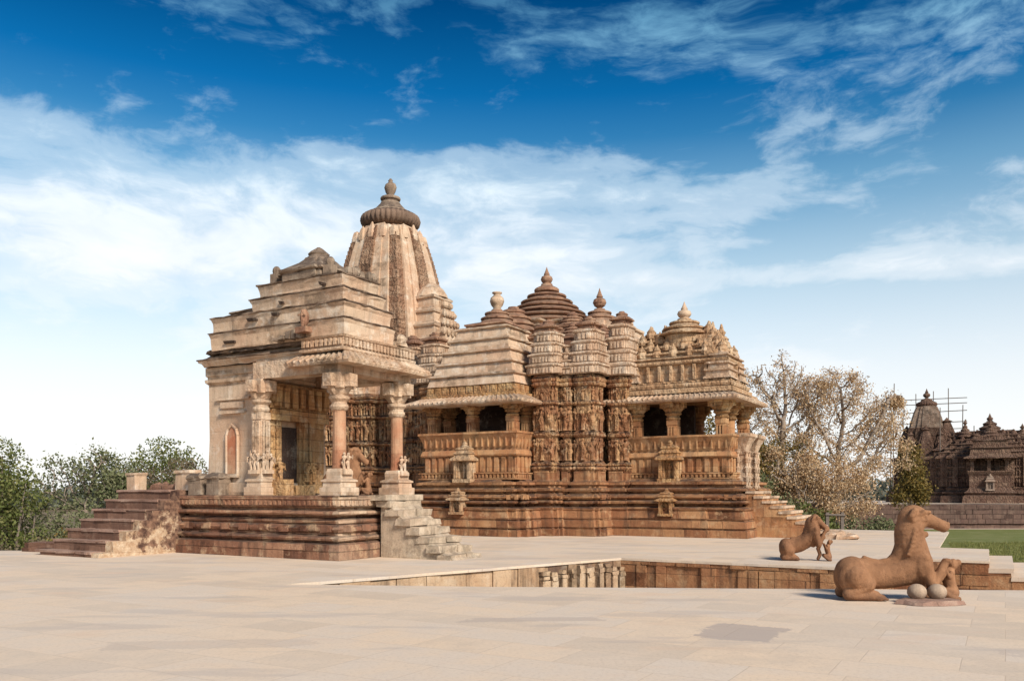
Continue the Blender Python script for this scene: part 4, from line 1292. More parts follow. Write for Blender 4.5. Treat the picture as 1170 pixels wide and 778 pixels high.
# --- balcony porches
def balcony(x0, x1, y0, y1, dz, zt, seed, pillars, open_right=None, inner=True):
    pl = rect(x0, x1, y0, y1)
    mb = MB(seed)
    pp = plinth(dz, 1.0, 2.06)
    hx, hy = (x1 - x0) / 2, (y1 - y0) / 2
    pq = pl if hy < 1 else star_plan((x0 + x1) / 2, (y0 + y1) / 2, [(hx + .05, hy - .62), (hx - .04, hy - .3), (hx - .3, hy - .04), (hx - .62, hy + .05)])
    mb.ring(pq, pp, jit=.012, seg=.5)
    mb.edge_row(pl, .5, 1.33, 1.5, .3, .14, .05, jit=.02)
    base = mb.build('plinth', M['red'], temple)
    mb = MB(seed + 1)
    k = (zt - 2.06) / (3.85 - 2.06)
    Z = lambda v: 2.06 + (v - 2.06) * k
    mb.ring(pl, [(.14, 2.05), (.18, 2.07), (.18, 2.11), (.1, 2.12), (.1, Z(2.27)), (.18, Z(2.28)), (.18, Z(2.33)), (.0, Z(2.34)), (0, Z(2.93)), (.1, Z(2.95)), (.12, Z(3.0)), (.06, Z(3.17)), (.0, Z(3.2)), (.02, Z(3.3)), (.08, Z(3.55)), (.17, Z(3.75)), (.2, Z(3.77)), (.2, zt), (-.18, zt + .002), (-.18, Z(3.2))], cap=False, jit=.008, seg=.5)
    mb.f.append(tuple(len(mb.v) - i for i in ()) or (0, 1, 2))
    mb.f.pop()
    mb.edge_row(pl, .1, 2.13, Z(2.26), .16, .08, .07, jit=.005)
    mb.edge_row(pl, .0, Z(2.36), Z(2.92), .3, .17, .06, jit=.005)
    mb.edge_row(pl, .06, Z(3.3), Z(3.72), .26, .05, .06, jit=.004)
    mb.box(x0 + .1, x1 - .1, y0 + .1, y1, Z(3.12), Z(3.2) + .01)
    mb.build('balustrade', M['ochre'], temple)
    return base


S_X0, S_X1, S_Y0, S_Y1 = -5.0, -.95, .95, 4.0
balcony(S_X0, S_X1, S_Y0, S_Y1, .004, 3.85, 300, None)
for (x, y) in ((-4.75, 1.2), (-2.95, 1.2), (-1.2, 1.2), (-1.2, 2.3), (-4.75, 2.3)):
    make_pillar(temple, x, y, 3.0, 3.0, 4.42, 4.98, .19, M['ochre'], M['ochre'], M['ochre_carved'], round_shaft=False)
mb = MB(310)
mb.ring(rect(S_X0 + .05, S_X1 - .05, S_Y0 + .05, S_Y1), [(0, 4.98), (0, 5.16)], base_cap=True, jit=.004)
mb.build('beam', M['ochre'], temple)
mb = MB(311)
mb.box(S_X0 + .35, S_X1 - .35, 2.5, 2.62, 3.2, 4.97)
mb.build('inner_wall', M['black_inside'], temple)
eave(temple, rect(S_X0, S_X1, S_Y0, S_Y1 - .3), -.1, 5.27, .62, 4.95, M['cream_carved'], pitch=.22)
mb = MB(312)
sr = rect(S_X0 - .02, S_X1 + .02, S_Y0 - .02, 5.15)
mb.ring(sr, [(.1, 5.17), (.1, 5.29), (.0, 5.31), (-.06, 5.33), (-.08, 5.62), (-.02, 5.64)], jit=.01, seg=.5)
mb.edge_row(sr, -.07, 5.34, 5.6, .35, .27, .035, jit=.01)
mb.build('roof_frieze', M['ochre_carved'], temple)
mb = MB(313)
prof = []
z = 5.64
o = -.08
n = 5
hh = (8.02 - 5.64) / n
for i in range(n):
    prof += [(o, z), (o - .0, z + .02), (o - .085, z + hh * .66), (o - .09, z + hh * .72), (o - .02, z + hh * .76), (o + .0, z + hh * .8), (o + .0, z + hh * .9), (o - .04, z + hh * .96), (o - .16, z + hh * 1.0)]
    z += hh
    o -= .19
mb.ring(sr, prof, jit=.014, seg=.35)
mb.build('roof', M['cream'], temple)
mb = MB(314)
mb.ring(rect(HC - .85, HC + .85, 2.1, 4.0), [(0, 8.0), (0, 8.1), (.08, 8.12), (.06, 8.2), (-.1, 8.25)], jit=.02, seg=.4)
dome_stack(mb, HC, 3.03, [.78, .66, .5], 8.22, 8.85, 24)
mb.build('roof_dome', M['brown'], temple)
mb = MB(315)
mb.lathe(HC, 3.03, [(.2, 8.8), (.22, 8.85), (.14, 8.93), (.24, 9.05), (.29, 9.2), (.26, 9.33), (.15, 9.43), (.13, 9.48), (.2, 9.52), (.2, 9.56), (.02, 9.58)], 16)
mb.build('urn', M['cream'], temple, True)
niche_shrine(temple, -2.98, .93, 1.95, .72, 1.55, M['pale_ochre'], .5)
niche_shrine(temple, -2.95, .38, .78, .50, .98, M['pale_ochre'], .42)

# east entrance porch
E_X0, E_X1, E_Y0, E_Y1 = 1.7, 6.1, 3.95, 7.45
balcony(E_X0, E_X1, E_Y0, E_Y0 + .75, .0165, 3.66, 330, None)
balcony(E_X0, E_X1, E_Y1 - .75, E_Y1, .0165, 3.66, 335, None)
mb = MB(334)
pq = star_plan((E_X0 + E_X1) / 2, E_Y0 + 1.6, [((E_X1 - E_X0) / 2 - .1, 1.1), ((E_X1 - E_X0) / 2 - .35, 1.45), ((E_X1 - E_X0) / 2 - .75, 1.64), (.9, 1.72)])
mb.ring(pq, plinth(.0195, 1.0, 1.8), jit=.012, seg=.5)
mb.build('plinth', M['red'], temple)
mb = MB(338)
mb.ring(rect(E_X0, E_X1 + .3, E_Y0 + .75, E_Y1 - .75), [(.3, 0), (.28, .9), (.2, 1.0), (.1, 1.2), (.1, 1.66)], jit=.012, seg=.5)
mb.build('porch_floor', M['red'], temple)
for (x, y) in ((2.5, 4.2), (3.95, 4.2), (5.75, 4.25), (5.75, 5.3), (5.75, 7.15), (3.95, 7.15), (2.5, 7.15)):
    low = y == 5.3
    make_pillar(temple, x, y, 1.66 if low else 3.0, 2.0 if low else 3.0, 4.25, 4.98, .2, M['ochre'], M['ochre'], M['ochre_carved'], round_shaft=low, cap_w=.95)
# flared jambs beside the entrance
for yy in (5.02, 6.3):
    mb = MB(339)
    jp = rect(5.95, 6.45, yy - .24, yy + .24)
    mb.ring(jp, [(0, 1.66), (0, 2.3), (-.04, 2.32), (-.04, 2.95), (.0, 2.97), (.02, 3.1), (.1, 3.35), (.2, 3.55), (.26, 3.6), (.26, 3.72), (.0, 3.73)], jit=.006, seg=.3)
    for (x_, y_) in ((6.5, yy - .2), (6.5, yy + .12), (6.2, yy - .3)):
        for zz in (1.7, 2.05, 2.4, 2.75):
            mb.lathe(x_, y_, [(.07, zz), (.1, zz + .08), (.05, zz + .14), (.05, zz + .24), (.09, zz + .32), (.06, zz + .345)], 8)
    mb.build('entrance_jamb', M['cream_carved'], temple)
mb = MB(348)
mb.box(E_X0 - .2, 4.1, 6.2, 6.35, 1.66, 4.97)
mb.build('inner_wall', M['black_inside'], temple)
mb = MB(340)
er = rect(E_X0, E_X1, E_Y0, E_Y1)
mb.ring(er, [(-.05, 4.98), (-.05, 5.2)], base_cap=True, jit=.004)
mb.build('beam', M['ochre'], temple)
eave(temple, er, -.15, 5.3, .42, 5.0, M['cream_carved'], pitch=.2, name='eave')
mb = MB(341)
er = rect(E_X0, E_X1, E_Y0, 6.25)
full_er = rect(E_X0, E_X1, E_Y0, E_Y1)
mb.ring(full_er, [(.1, 5.2), (.1, 5.3), (-.2, 5.36)], jit=.01, seg=.5)
mb.ring(er, [(.18, 5.2), (.18, 5.36), (.05, 5.4), (.1, 5.42), (.12, 5.5), (.1, 5.56), (-.02, 5.6), (-.02, 5.66), (-.2, 5.68), (-.2, 6.28), (-.08, 6.3), (-.05, 6.36), (-.05, 6.42), (-.15, 6.46), (-.15, 6.5), (-.05, 6.52), (-.2, 6.6)], jit=.01, seg=.5)
mb.edge_row(er, -.2, 5.69, 6.27, .42, .1, .12, jit=.004)
mb.edge_row(er, -.02, 5.6, 5.66, .3, .16, .06, jit=.01)
mb.build('attic', M['pale_ochre'], temple)
for (x, y) in ((E_X1 - .42, E_Y0 + .42), (E_X0 + .5, E_Y0 + .42), (E_X1 - .42, 5.83)):
    mb = MB(342)
    pl = rect(x - .42, x + .42, y - .42, y + .42)
    mb.ring(pl, [(.08, 5.68), (.08, 5.75), (.0, 5.78), (0, 5.95), (.06, 5.97), (.06, 6.02), (-.06, 6.06), (-.06, 6.2), (.0, 6.22), (.0, 6.28), (-.12, 6.32), (-.12, 6.5), (-.06, 6.52), (-.06, 6.57), (-.2, 6.65)], jit=.006)
    mb.lathe(x, y, [(.28, 6.6), (.3, 6.68), (.2, 6.75), (.22, 6.82), (.1, 6.9), (.04, 7.05)], 10)
    mb.build('corner_turret', M['cream_carved'], temple)
mb = MB(343)
ecx, ecy = 4.05, 5.15
prof = []
z, o = 6.55, -.3
for i in range(4):
    prof += [(o, z), (o, z + .15), (o + .07, z + .18), (o + .07, z + .24), (o - .1, z + .28)]
    z += .285
    o -= .235
mb.ring(er, prof, jit=.015, seg=.4)
rng = random.Random(8)
for i in range(4):
    pl = offset_poly(er, -.36 - .235 * i)
    zz = 6.62 + .285 * i
    for j in range(4):
        p, q = pl[j], pl[(j + 1) % 4]
        L = math.hypot(q[0] - p[0], q[1] - p[1])
        k = max(2, int(L / .55))
        for t in range(k + 1):
            x = p[0] + (q[0] - p[0]) * t / k
            y = p[1] + (q[1] - p[1]) * t / k
            rr = rng.uniform(.15, .2)
            mb.lathe(x, y, [(rr, zz), (rr * 1.15, zz + .12), (rr * .8, zz + .24), (rr * .9, zz + .28), (rr * .3, zz + .4), (.02, zz + .5)], 8, jit=.01)
# lattice gable on the near side
for side in range(2):
    for i in range(7):
        w = 1.1 - .15 * i
        if side == 0:
            mb.box(ecx - w, ecx + w, E_Y0 + .45 + i * .12, E_Y0 + .95 + i * .12, 6.58 + i * .17, 6.58 + i * .17 + .165, jit=.015)
        elif i < 5:
            mb.box(E_X1 - .95 - i * .12, E_X1 - .45 - i * .12, ecy - w, ecy + w, 6.58 + i * .17, 6.58 + i * .17 + .165, jit=.015)
mb.lathe(ecx, E_Y0 + 1.1, [(.2, 7.3), (.12, 7.6), (.18, 7.7), (.1, 7.75), (.03, 7.9)], 8)
for (x_, y_) in ((E_X1 - .95, ecy), (E_X1 - .8, 5.75)):
    mb.lathe(x_, y_, [(.3, 7.0), (.34, 7.2), (.22, 7.3), (.3, 7.35), (.2, 7.45), (.12, 7.5), (.18, 7.62), (.1, 7.7), (.03, 7.95)], 8)
mb.build('roof', M['pale_ochre'], temple)
mb = MB(344)
dome_stack(mb, ecx, ecy, [.95, .8, .58], 7.5, 8.15, 24)
mb.lathe(ecx, ecy, [(.75, 7.0), (.75, 7.55)], 16)
mb.build('roof_dome', M['pale_ochre'], temple)
mb = MB(345)
mb.lathe(ecx, ecy, kalasha(.27, 8.1, .72), 16)
mb.build('finial', M['cream'], temple, True)
niche_shrine(temple, 4.0, 3.93, 1.95, .74, 1.55, M['ochre_carved'], .5)
niche_shrine(temple, 4.05, 3.38, .74, .50, 1.0, M['ochre_carved'], .42)
# entrance stair running out towards +x
mb = MB(346)
ns = 9
for i in range(ns):
    zt = 1.64 - .178 * i
    x0 = 6.55 + .29 * i
    mb.box(x0, x0 + .33, 4.42, 7.0, zt - .09, zt, jit=.01)
mb.box(9.1, 9.7, 4.3, 7.1, 0, .14, jit=.01)
mb.build('entrance_steps', M['cream'], temple)
mb = MB(347)
for i in range(ns):
    zt = 1.64 - .178 * i
    x0 = 6.55 + .29 * i
    mb.box(x0 - .02, x0 + .30, 4.45, 6.97, 0, zt - .092, jit=.002)
mb.build('stair_wall', M['ochre'], temple)

# antechamber roof with its own dome, between hall and entrance porch
mb = MB(350)
ax0 = -.42
mb.ring(star_plan(ax0 + .2, AX, [(1.5, .6), (1.2, 1.1), (.7, 1.35)]), [(.1, 6.0), (.1, 7.7), (.16, 7.75), (.16, 7.85), (0, 7.9), (-.02, 8.25), (.08, 8.3), (.08, 8.4), (-.25, 8.5), (-.3, 8.75)], jit=.015, seg=.4)
for (x_, y_, z_) in ((1.6, -1.2, 7.9), (2.2, -.4, 7.4), (2.1, -1.6, 7.2)):
    mb.ring(oct_plan(ax0 + x_, AX + y_, .55, .55), [(0, 6), (0, z_ - .3), (.08, z_ - .25), (.08, z_ - .15), (-.1, z_)], jit=.02, seg=.3)
mb.build('roof', M['cream'], temple)
mb = MB(351)
dome_stack(mb, ax0, AX, [.85, .72, .52], 8.72, 9.4, 24)
mb.lathe(ax0, AX, kalasha(.29, 9.36, .95), 14)
mb.build('roof_dome', M['brown'], temple)

# --- sanctum and spire
SC = -11.67
sanct = star_plan(SC, AX, [(4.2, 1.0), (3.8, 2.0), (3.3, 2.9), (2.8, 3.4), (1.9, 3.9), (1.0, 4.3)])
mb = MB(400)
mb.ring(sanct, plinth(.009, .8, 2.36), jit=.012, seg=.5)
mb.ring(rect(-9, -6.2, AX - 3.2, AX + 3.2), plinth(.013, .7, 2.36), jit=.01)
mb.build('plinth', M['red'], temple)
mb = MB(401)
wp2 = [(o_, z_ + .01) for o_, z_ in wp]
mb.ring(sanct, wp2, jit=.012, seg=.5)
mb.figures(sanct, .06, 2.8, .84, .38)
mb.figures(sanct, .06, 3.9, .9, .38)
mb.figures(sanct, .06, 5.02, .5, .34)
an = rect(-9, -6.2, AX - 3.2, AX + 3.2)
mb.ring(an, [(o_, z_ + .006) for o_, z_ in wp], jit=.012, seg=.5)
mb.figures(an, .06, 2.8, .84, .38)
mb.figures(an, .06, 3.9, .9, .38)
mb.ring(rect(-9, -6.0, AX - 2.8, AX + 2.8), [(.0, 5.9), (0, 6.5), (.1, 6.55), (.1, 6.7), (0, 6.75), (0, 7.2), (.12, 7.25), (.12, 7.35), (-.2, 7.4)], jit=.012)
mb.edge_row(rect(-9, -6.0, AX - 2.8, AX + 2.8), 0, 6.76, 7.2, .3, .12, .08)
mb.build('wall', M['red_carved'], temple)


def spire_curve(t):
    return 2.44 * (1 - .17 * t - .30 * t ** 2.6)


sp_z0, sp_z1 = 6.0, 14.2
# bodies: corner ribs, intermediate pale ribs, central carved rib, each its own part, nested
def spire_body(plan_unit, mat, name, seed, ztop, bands=0, jit=.006, peak=None):
    mb = MB(seed)
    prof = []
    n = 46 if not bands else bands
    for i in range(n + 1):
        t = i / n
        z = sp_z0 + (ztop - sp_z0) * t
        tt = (z - sp_z0) / (sp_z1 - sp_z0)
        s_ = spire_curve(tt)
        if bands:
            dzz = (ztop - sp_z0) / n
            prof += [(s_, z), (s_ * 1.0 + .0, z + dzz * .55), (s_ - .035, z + dzz * .62), (s_ - .035, z + dzz * .92)]
        else:
            prof.append((s_, z))
    prof = [p for p in prof if p[1] <= ztop + .3]
    s_ = prof[-1][0]
    if peak:
        prof += [(s_ * peak, prof[-1][1] + .28)]
    mb.ring([(x, y) for x, y in plan_unit], prof, jit=jit, seg=5, mode='scale', center=(SC, AX))
    return mb.build(name, mat, temple)


def up(steps):
    return star_plan(SC, AX, steps)


spire_body(up([(.95, .95)]), M['spire_brown'], 'spire_corner', 410, 14.0, bands=40)
spire_body(up([(1.01, .70), (.70, 1.01)]), M['cream'], 'spire_rib', 411, 14.1, peak=.9)
spire_body(up([(1.05, .46), (.46, 1.05)]), M['cream'], 'spire_rib', 412, 14.2, peak=.9)
spire_body(up([(1.12, .2), (.2, 1.12)]), M['spire_brown'], 'spire_spine', 413, 14.05, bands=44, peak=.8)
# leaf-shaped tips of the ribs under the ribbed stone
mb = MB(414)
s_ = spire_curve(1.0)
for side in range(4):
    ca, sa = math.cos(side * math.pi / 2), math.sin(side * math.pi / 2)
    for (u_, k_, hgt) in ((-.88, .9, .35), (-.5, 1.0, .5), (0, 1.08, .6), (.5, 1.0, .5), (.88, .9, .35)):
        lx, ly = k_ * s_, u_ * s_
        x, y = SC + lx * ca - ly * sa, AX + lx * sa + ly * ca
        mb.lathe(x, y, [(.24, 13.75), (.25, 13.95), (.16, 14.15 + hgt * .2), (.03, 13.95 + hgt)], 6, jit=.01)
mb.build('rib_tip', M['cream'], temple)
mb = MB(415)
mb.lathe(SC, AX, [(1.15, 13.9), (1.1, 14.5), (.95, 14.62)], 24)
mb.build('spire_neck', M['brown'], temple)
mb = MB(416)
am = [(1.0, 14.52), (1.28, 14.58), (1.44, 14.74), (1.49, 14.93), (1.42, 15.12), (1.2, 15.25), (.95, 15.3), (.8, 15.31)]
mb.lathe(SC, AX, am, 168, mod=lambda a: 1 - .10 * (1 - abs(math.sin(a * 17))) )
amal = mb.build('ribbed_disc', M['amalaka'], temple, True)
mb = MB(417)
mb.lathe(SC, AX, [(1.0, 15.27), (.98, 15.36), (.86, 15.4), (.7, 15.56), (.66, 15.6), (.5, 15.78), (.48, 15.84), (.4, 15.9), (.4, 15.95)], 28)
mb.lathe(SC, AX, disc(.5, 15.94, 16.14), 28)
mb.build('cap_stone', M['grey'], temple)
mb = MB(418)
mb.lathe(SC, AX, [(.14, 16.12), (.16, 16.2), (.27, 16.4), (.33, 16.6), (.27, 16.76), (.14, 16.84), (.1, 16.9), (.13, 16.94), (.04, 17.05)], 18, sy=.8)
mb.build('finial', M['grey'], temple, True)
# attached half spires on the near side
for k, (y_, r_, zt_) in enumerate(((AX - 2.55, 1.05, 10.2), (AX - 3.2, .75, 8.6))):
    mb = MB(420 + k)
    prof = []
    for i in range(14):
        t = i / 13
        w = 1 - .25 * t - .5 * t ** 3
        z = 6.0 + (zt_ - 6.0) * t
        prof += [(w, z), (w, z + (zt_ - 6) / 13 * .6), (w - .05, z + (zt_ - 6) / 13 * .65)]
    mb.ring(star_plan(SC, y_, [(r_ * 1.05, r_ * .45), (r_ * .85, r_ * .85), (r_ * .45, r_ * 1.05)]), prof, jit=.008, seg=5, mode='scale', center=(SC, y_))
    mb.lathe(SC, y_, [(r_ * .3, zt_), (r_ * .5, zt_ + .1), (r_ * .5, zt_ + .2), (r_ * .2, zt_ + .3), (r_ * .2, zt_ + .4), (.03, zt_ + .6)], 16)
    mb.build('half_spire', M['cream_carved'], temple)
# gabled front tower (faces the hall)
mb = MB(425)
gz = [7.4, 8.1, 8.8, 9.5, 10.2]
for i, z in enumerate(gz):
    w = 1.4 - .17 * i
    mb.ring(rect(-10.2, -8.05 - .13 * i, AX - w, AX + w), [(.12, z), (.12, z + .1), (0, z + .12), (-.02, z + .5), (.06, z + .53), (.08, z + .62), (-.02, z + .7)], jit=.012, seg=.4)
mb.lathe(-9.2, AX, [(.8, 10.85), (.76, 11.0), (.6, 11.25), (.34, 11.45), (.1, 11.6)], 20, jit=.02)
mb.build('front_tower', M['cream'], temple)
mb = MB(426)
for i in range(7):
    w = 1.15 - .15 * i
    mb.box(-8.2 - .1 * i, -7.75 - .09 * i, AX - w, AX + w, 7.5 + i * .45, 7.93 + i * .45, jit=.02)
    for t in range(5):
        mb.sphere((-7.72 - .09 * i, AX - w + 2 * w * t / 4, 7.72 + i * .45), .12, .14, .16, 6, 5)
mb.build('gable_relief', M['cream_carved'], temple)
mb = MB(427)
bx = rect(-9.9, -8.0, AX - 2.1, AX - 1.2)
mb.ring(bx, [(.2, 7.4), (.22, 7.5), (.02, 7.55), (0, 7.6), (0, 8.15), (.2, 8.2), (.24, 8.28), (.06, 8.36), (-.1, 8.5)], jit=.012, seg=.4)
mb.edge_row(bx, 0, 7.6, 8.15, .34, .1, .1)
mb.build('roof_kiosk', M['brown'], temple)

# ------------------------------------------------------------------ the far temple, its terrace and scaffold
def at(px, Y, z=0.0):
    return ((px - 585.0) / F_PX * Y, Y, z)


ter = MB(500)
ter.ring([(28.6, 74.6), (95, 75.5), (100, 110), (30, 106)], [(.0, Gz), (0, -1.25), (-.03, -1.2), (-.03, .2), (.05, .22), (.06, .5), (.0, .53)], jit=.02, seg=3)
r = ter.rng
for i in range(4):
    z0 = Gz + .45 + i * .42
    x = 28.7
    while x < 90:
        w = r.uniform(.5, 1.3)
        ter.box(x, x + w - .03, 74.5 + (x - 28.6) * .0136 - r.uniform(.02, .09), 75.2 + (x - 28.6) * .0136, z0, z0 + .4, jit=.01)
        x += w
ter_o = ter.build('terrace', M['terrace'])
tag(ter_o, 'long low dark block terrace carrying the far temple', 'terrace')
tp = sheet('path', [(28.9, 74.9), (94.6, 75.8), (99.5, 109), (30.2, 105)], .536, M['paving'])
tag(tp, kind='structure')

FT = at(1131, 87, .53)
far = thing('temple', 'distant dark brown stone temple with scaffolded spire on low terrace', 'temple', FT, R(-29))
mb = MB(501)
fh = star_plan(0, 0, [(5.6, 3.0), (4.6, 4.0), (3.6, 4.8)])
fprof = [(.7, 0), (.65, .7), (.3, .75), (.3, .9), (.5, .95), (.5, 1.1), (.2, 1.15), (.2, 1.4), (.3, 1.45), (0, 1.6), (0, 2.4), (.12, 2.45), (.12, 2.6), (0, 2.65), (0, 3.4), (.12, 3.45), (.12, 3.6), (0, 3.65), (0, 4.3), (.2, 4.4), (.2, 4.6), (0, 4.7)]
mb.ring(fh, fprof, jit=.02, seg=1)
mb.figures(fh, .06, 1.65, .72, .5)
mb.figures(fh, .06, 2.68, .7, .5)
mb.figures(fh, .06, 3.68, .6, .5)
mb.edge_row(fh, .0, 1.6, 4.4, 1.1, .5, .25)
mb.build('wall', M['far'], far)
mb = MB(502)
prof = []
z, o = 4.68, -.1
for i in range(6):
    prof += [(o, z), (o - .02, z + .25), (o + .05, z + .28), (o + .05, z + .36), (o - .2, z + .42)]
    z += .43
    o -= .47
mb.ring(fh, prof, jit=.04, seg=.8)
dome_stack(mb, 0, 0, [1.7, 1.35, 1.0, .65], 6.6, 8.3, 20)
mb.lathe(0, 0, kalasha(.3, 8.2, .9), 10)
rng = random.Random(5)
for (x, y, zz, r_, t_) in ((-2.2, -1.6, 6.6, .75, 8.2), (2.8, -1.5, 6.2, .85, 7.6), (0, -2.6, 6.2, 1.1, 8.0), (-3.6, -1.8, 5.5, .7, 6.9), (4.3, -1, 5.2, .6, 6.6), (1.5, -2.6, 5.9, .6, 7.0), (-1.4, -3.0, 5.6, .6, 6.9)):
    dome_stack(mb, x, y, [r_, r_ * .8, r_ * .55, r_ * .3], zz, t_ - .3, 14)
    mb.lathe(x, y, kalasha(r_ * .28, t_ - .35, .6), 8)
for (rx_, ry_, z_, n_) in ((4.6, 3.7, 4.6, 26), (3.7, 3.0, 5.4, 22), (2.9, 2.3, 6.0, 16)):
    for k in range(n_):
        a = 2 * math.pi * k / n_
        mb.lathe(rx_ * math.cos(a), ry_ * math.sin(a), [(.38, z_), (.46, z_ + .4), (.34, z_ + .7), (.36, z_ + .8), (.2, z_ + 1.05), (.06, z_ + 1.3)], 7, jit=.04)
mb.build('roof', M['far'], far)
mb = MB(503)
px0, px1, py0 = -1.75, 1.75, -6.6
mb.ring(rect(px0, px1, py0, -4), [(.6, 0), (.55, .7), (.25, .8), (.45, 1.0), (.2, 1.2), (0, 1.5), (0, 2.6), (.2, 3.0), (.2, 3.1), (-.2, 3.1)], jit=.02)
mb.build('balcony', M['far'], far)
for x in (-1.5, -.1, 1.4):
    mb = MB(504)
    mb.box(x - .16, x + .16, -6.5, -6.2, 3.1, 4.3)
    mb.box(x - .3, x + .3, -6.6, -6.1, 4.1, 4.35)
    mb.build('pillar', M['far'], far)
mb = MB(505)
mb.ring(rect(px0, px1, py0, -4), [(.0, 4.3), (.5, 4.28), (.5, 4.36), (0, 4.6), (-.1, 5.2), (.05, 5.3), (-.3, 5.4), (-.3, 5.9), (-.2, 6.0), (-.6, 6.1), (-.7, 6.5)], jit=.03)
dome_stack(mb, 0, -5.2, [.8, .6, .4], 6.4, 7.3, 14)
mb.lathe(0, -5.2, kalasha(.2, 7.25, .6), 8)
mb.build('porch_roof', M['far'], far)
niche_shrine(far, 0, -6.6, 1.2, .7, 1.6, M['far_pale'], .4)
fsx, fsy = -5.8, 0
mb = MB(506)
fs = star_plan(fsx, fsy, [(3.1, 1.0), (2.7, 1.9), (1.9, 2.7), (1.0, 3.1)])
mb.ring(fs, fprof, jit=.02, seg=1)
mb.figures(fs, .06, 1.65, .72, .5)
mb.figures(fs, .06, 2.68, .7, .5)
mb.figures(fs, .06, 3.68, .6, .5)
mb.ring(rect(-5, -3, -3, 3), [(0, 0), (0, 5.2), (.2, 5.3), (-.3, 5.6), (-.5, 6.2)], jit=.03)
mb.build('sanctum_wall', M['far'], far)


def far_spire(zb, zt, k0, mat, name, seed):
    mb = MB(seed)
    prof = []
    n = 26
    for i in range(n + 1):
        t = i / n
        z = zb + (zt - zb) * t
        T = (z - 4.6) / (10.0 - 4.6)
        w = 1.0 - .32 * T - .22 * T ** 3
        prof += [(w * k0, z), (w * k0 - .03, z + (zt - zb) / n * .6)]
    mb.ring(star_plan(fsx, fsy, [(2.5, .55), (2.35, 1.2), (2.1, 2.1), (1.2, 2.35), (.55, 2.5)]), prof, jit=.015, seg=5, mode='scale', center=(fsx, fsy))
    return mb.build(name, mat, far)


far_spire(4.62, 7.7, .98, M['far'], 'spire', 507)
far_spire(7.7, 9.95, .9, M['far_pale'], 'spire_top', 508)
mb = MB(509)
for (x, y, r_, zt_) in ((fsx + 1.9, -.3, 1.1, 8.3), (fsx, -1.9, .9, 7.4), (fsx + 1.4, -1.8, .75, 6.9), (fsx - 1.4, -1.8, .75, 6.9), (fsx - 1.9, 0, .9, 7.6), (fsx + 2.6, -1.2, .7, 6.6), (fsx + 3.4, 0, .9, 6.9)):
    prof = []
    for i in range(9):
        t = i / 8
        prof += [(1 - .2 * t - .5 * t ** 3, 4.6 + (zt_ - 4.6) * t)]
    mb.ring(star_plan(x, y, [(r_, r_ * .5), (r_ * .8, r_ * .8), (r_ * .5, r_)]), prof, mode='scale', center=(x, y), jit=.02, seg=5)
    mb.lathe(x, y, [(r_ * .3, zt_), (r_ * .5, zt_ + .1), (r_ * .2, zt_ + .25), (.03, zt_ + .5)], 10)
mb.build('half_spire', M['far'], far)
mb = MB(510)
mb.lathe(fsx, fsy, [(.75, 9.85), (.75, 10.0), (.95, 10.05), (1.05, 10.25), (.95, 10.45), (.6, 10.6), (.5, 10.8), (.2, 10.9)], 60, mod=lambda a: 1 - .06 * (1 - abs(math.sin(a * 12))))
mb.lathe(fsx, fsy, kalasha(.36, 10.85, 1.1), 12)
mb.build('ribbed_disc', M['far'], far)
# scaffold of wooden poles round the far spire
sc = thing('scaffolding', 'rickety wooden pole scaffold round the spire of the far temple', 'scaffolding', FT, R(-29))
mb = MB(520)
r = mb.rng
pts = []
for (x, y, h) in ((-3.0, -3.0, 12.3), (-3.5, 0, 11.2), (-2.4, 3.2, 11.2), (0.4, 3.4, 12.0), (2.0, 3.2, 12.2), (3.6, .4, 8.6), (3.2, 1.6, 10.2), (-1.2, 3.6, 11.8), (4.4, 2.0, 8.0), (1.4, -3.2, 9.6)):
    x += fsx
    lean = (r.uniform(-.15, .15), r.uniform(-.1, .1))
    mb.tube((x, y, 0), (x + lean[0], y + lean[1], h), .06, .045, 5)
mb.build('upright', M['wood'], sc)
mb = MB(521)
for z in (3.2, 4.4, 5.6, 6.8, 7.7, 8.6, 9.5, 10.4, 11.0):
    for (a, b) in (((-3.9, -3.2), (-3.6, 3.4)), ((-3.8, 3.3), (3.7, 3.4)), ((3.2, 3.5), (3.6, -.8)), ((3.1, 3.3), (4.6, 2.2))):
        if z > 8.2 and b[1] < 0 or (z > 7 and b[0] > 4):
            continue
        zz = z + r.uniform(-.2, .2)
        mb.tube((fsx + a[0], a[1], zz), (fsx + b[0], b[1], zz + r.uniform(-.15, .15)), .045, .045, 5)
mb.build('crossbar', M['wood'], sc)

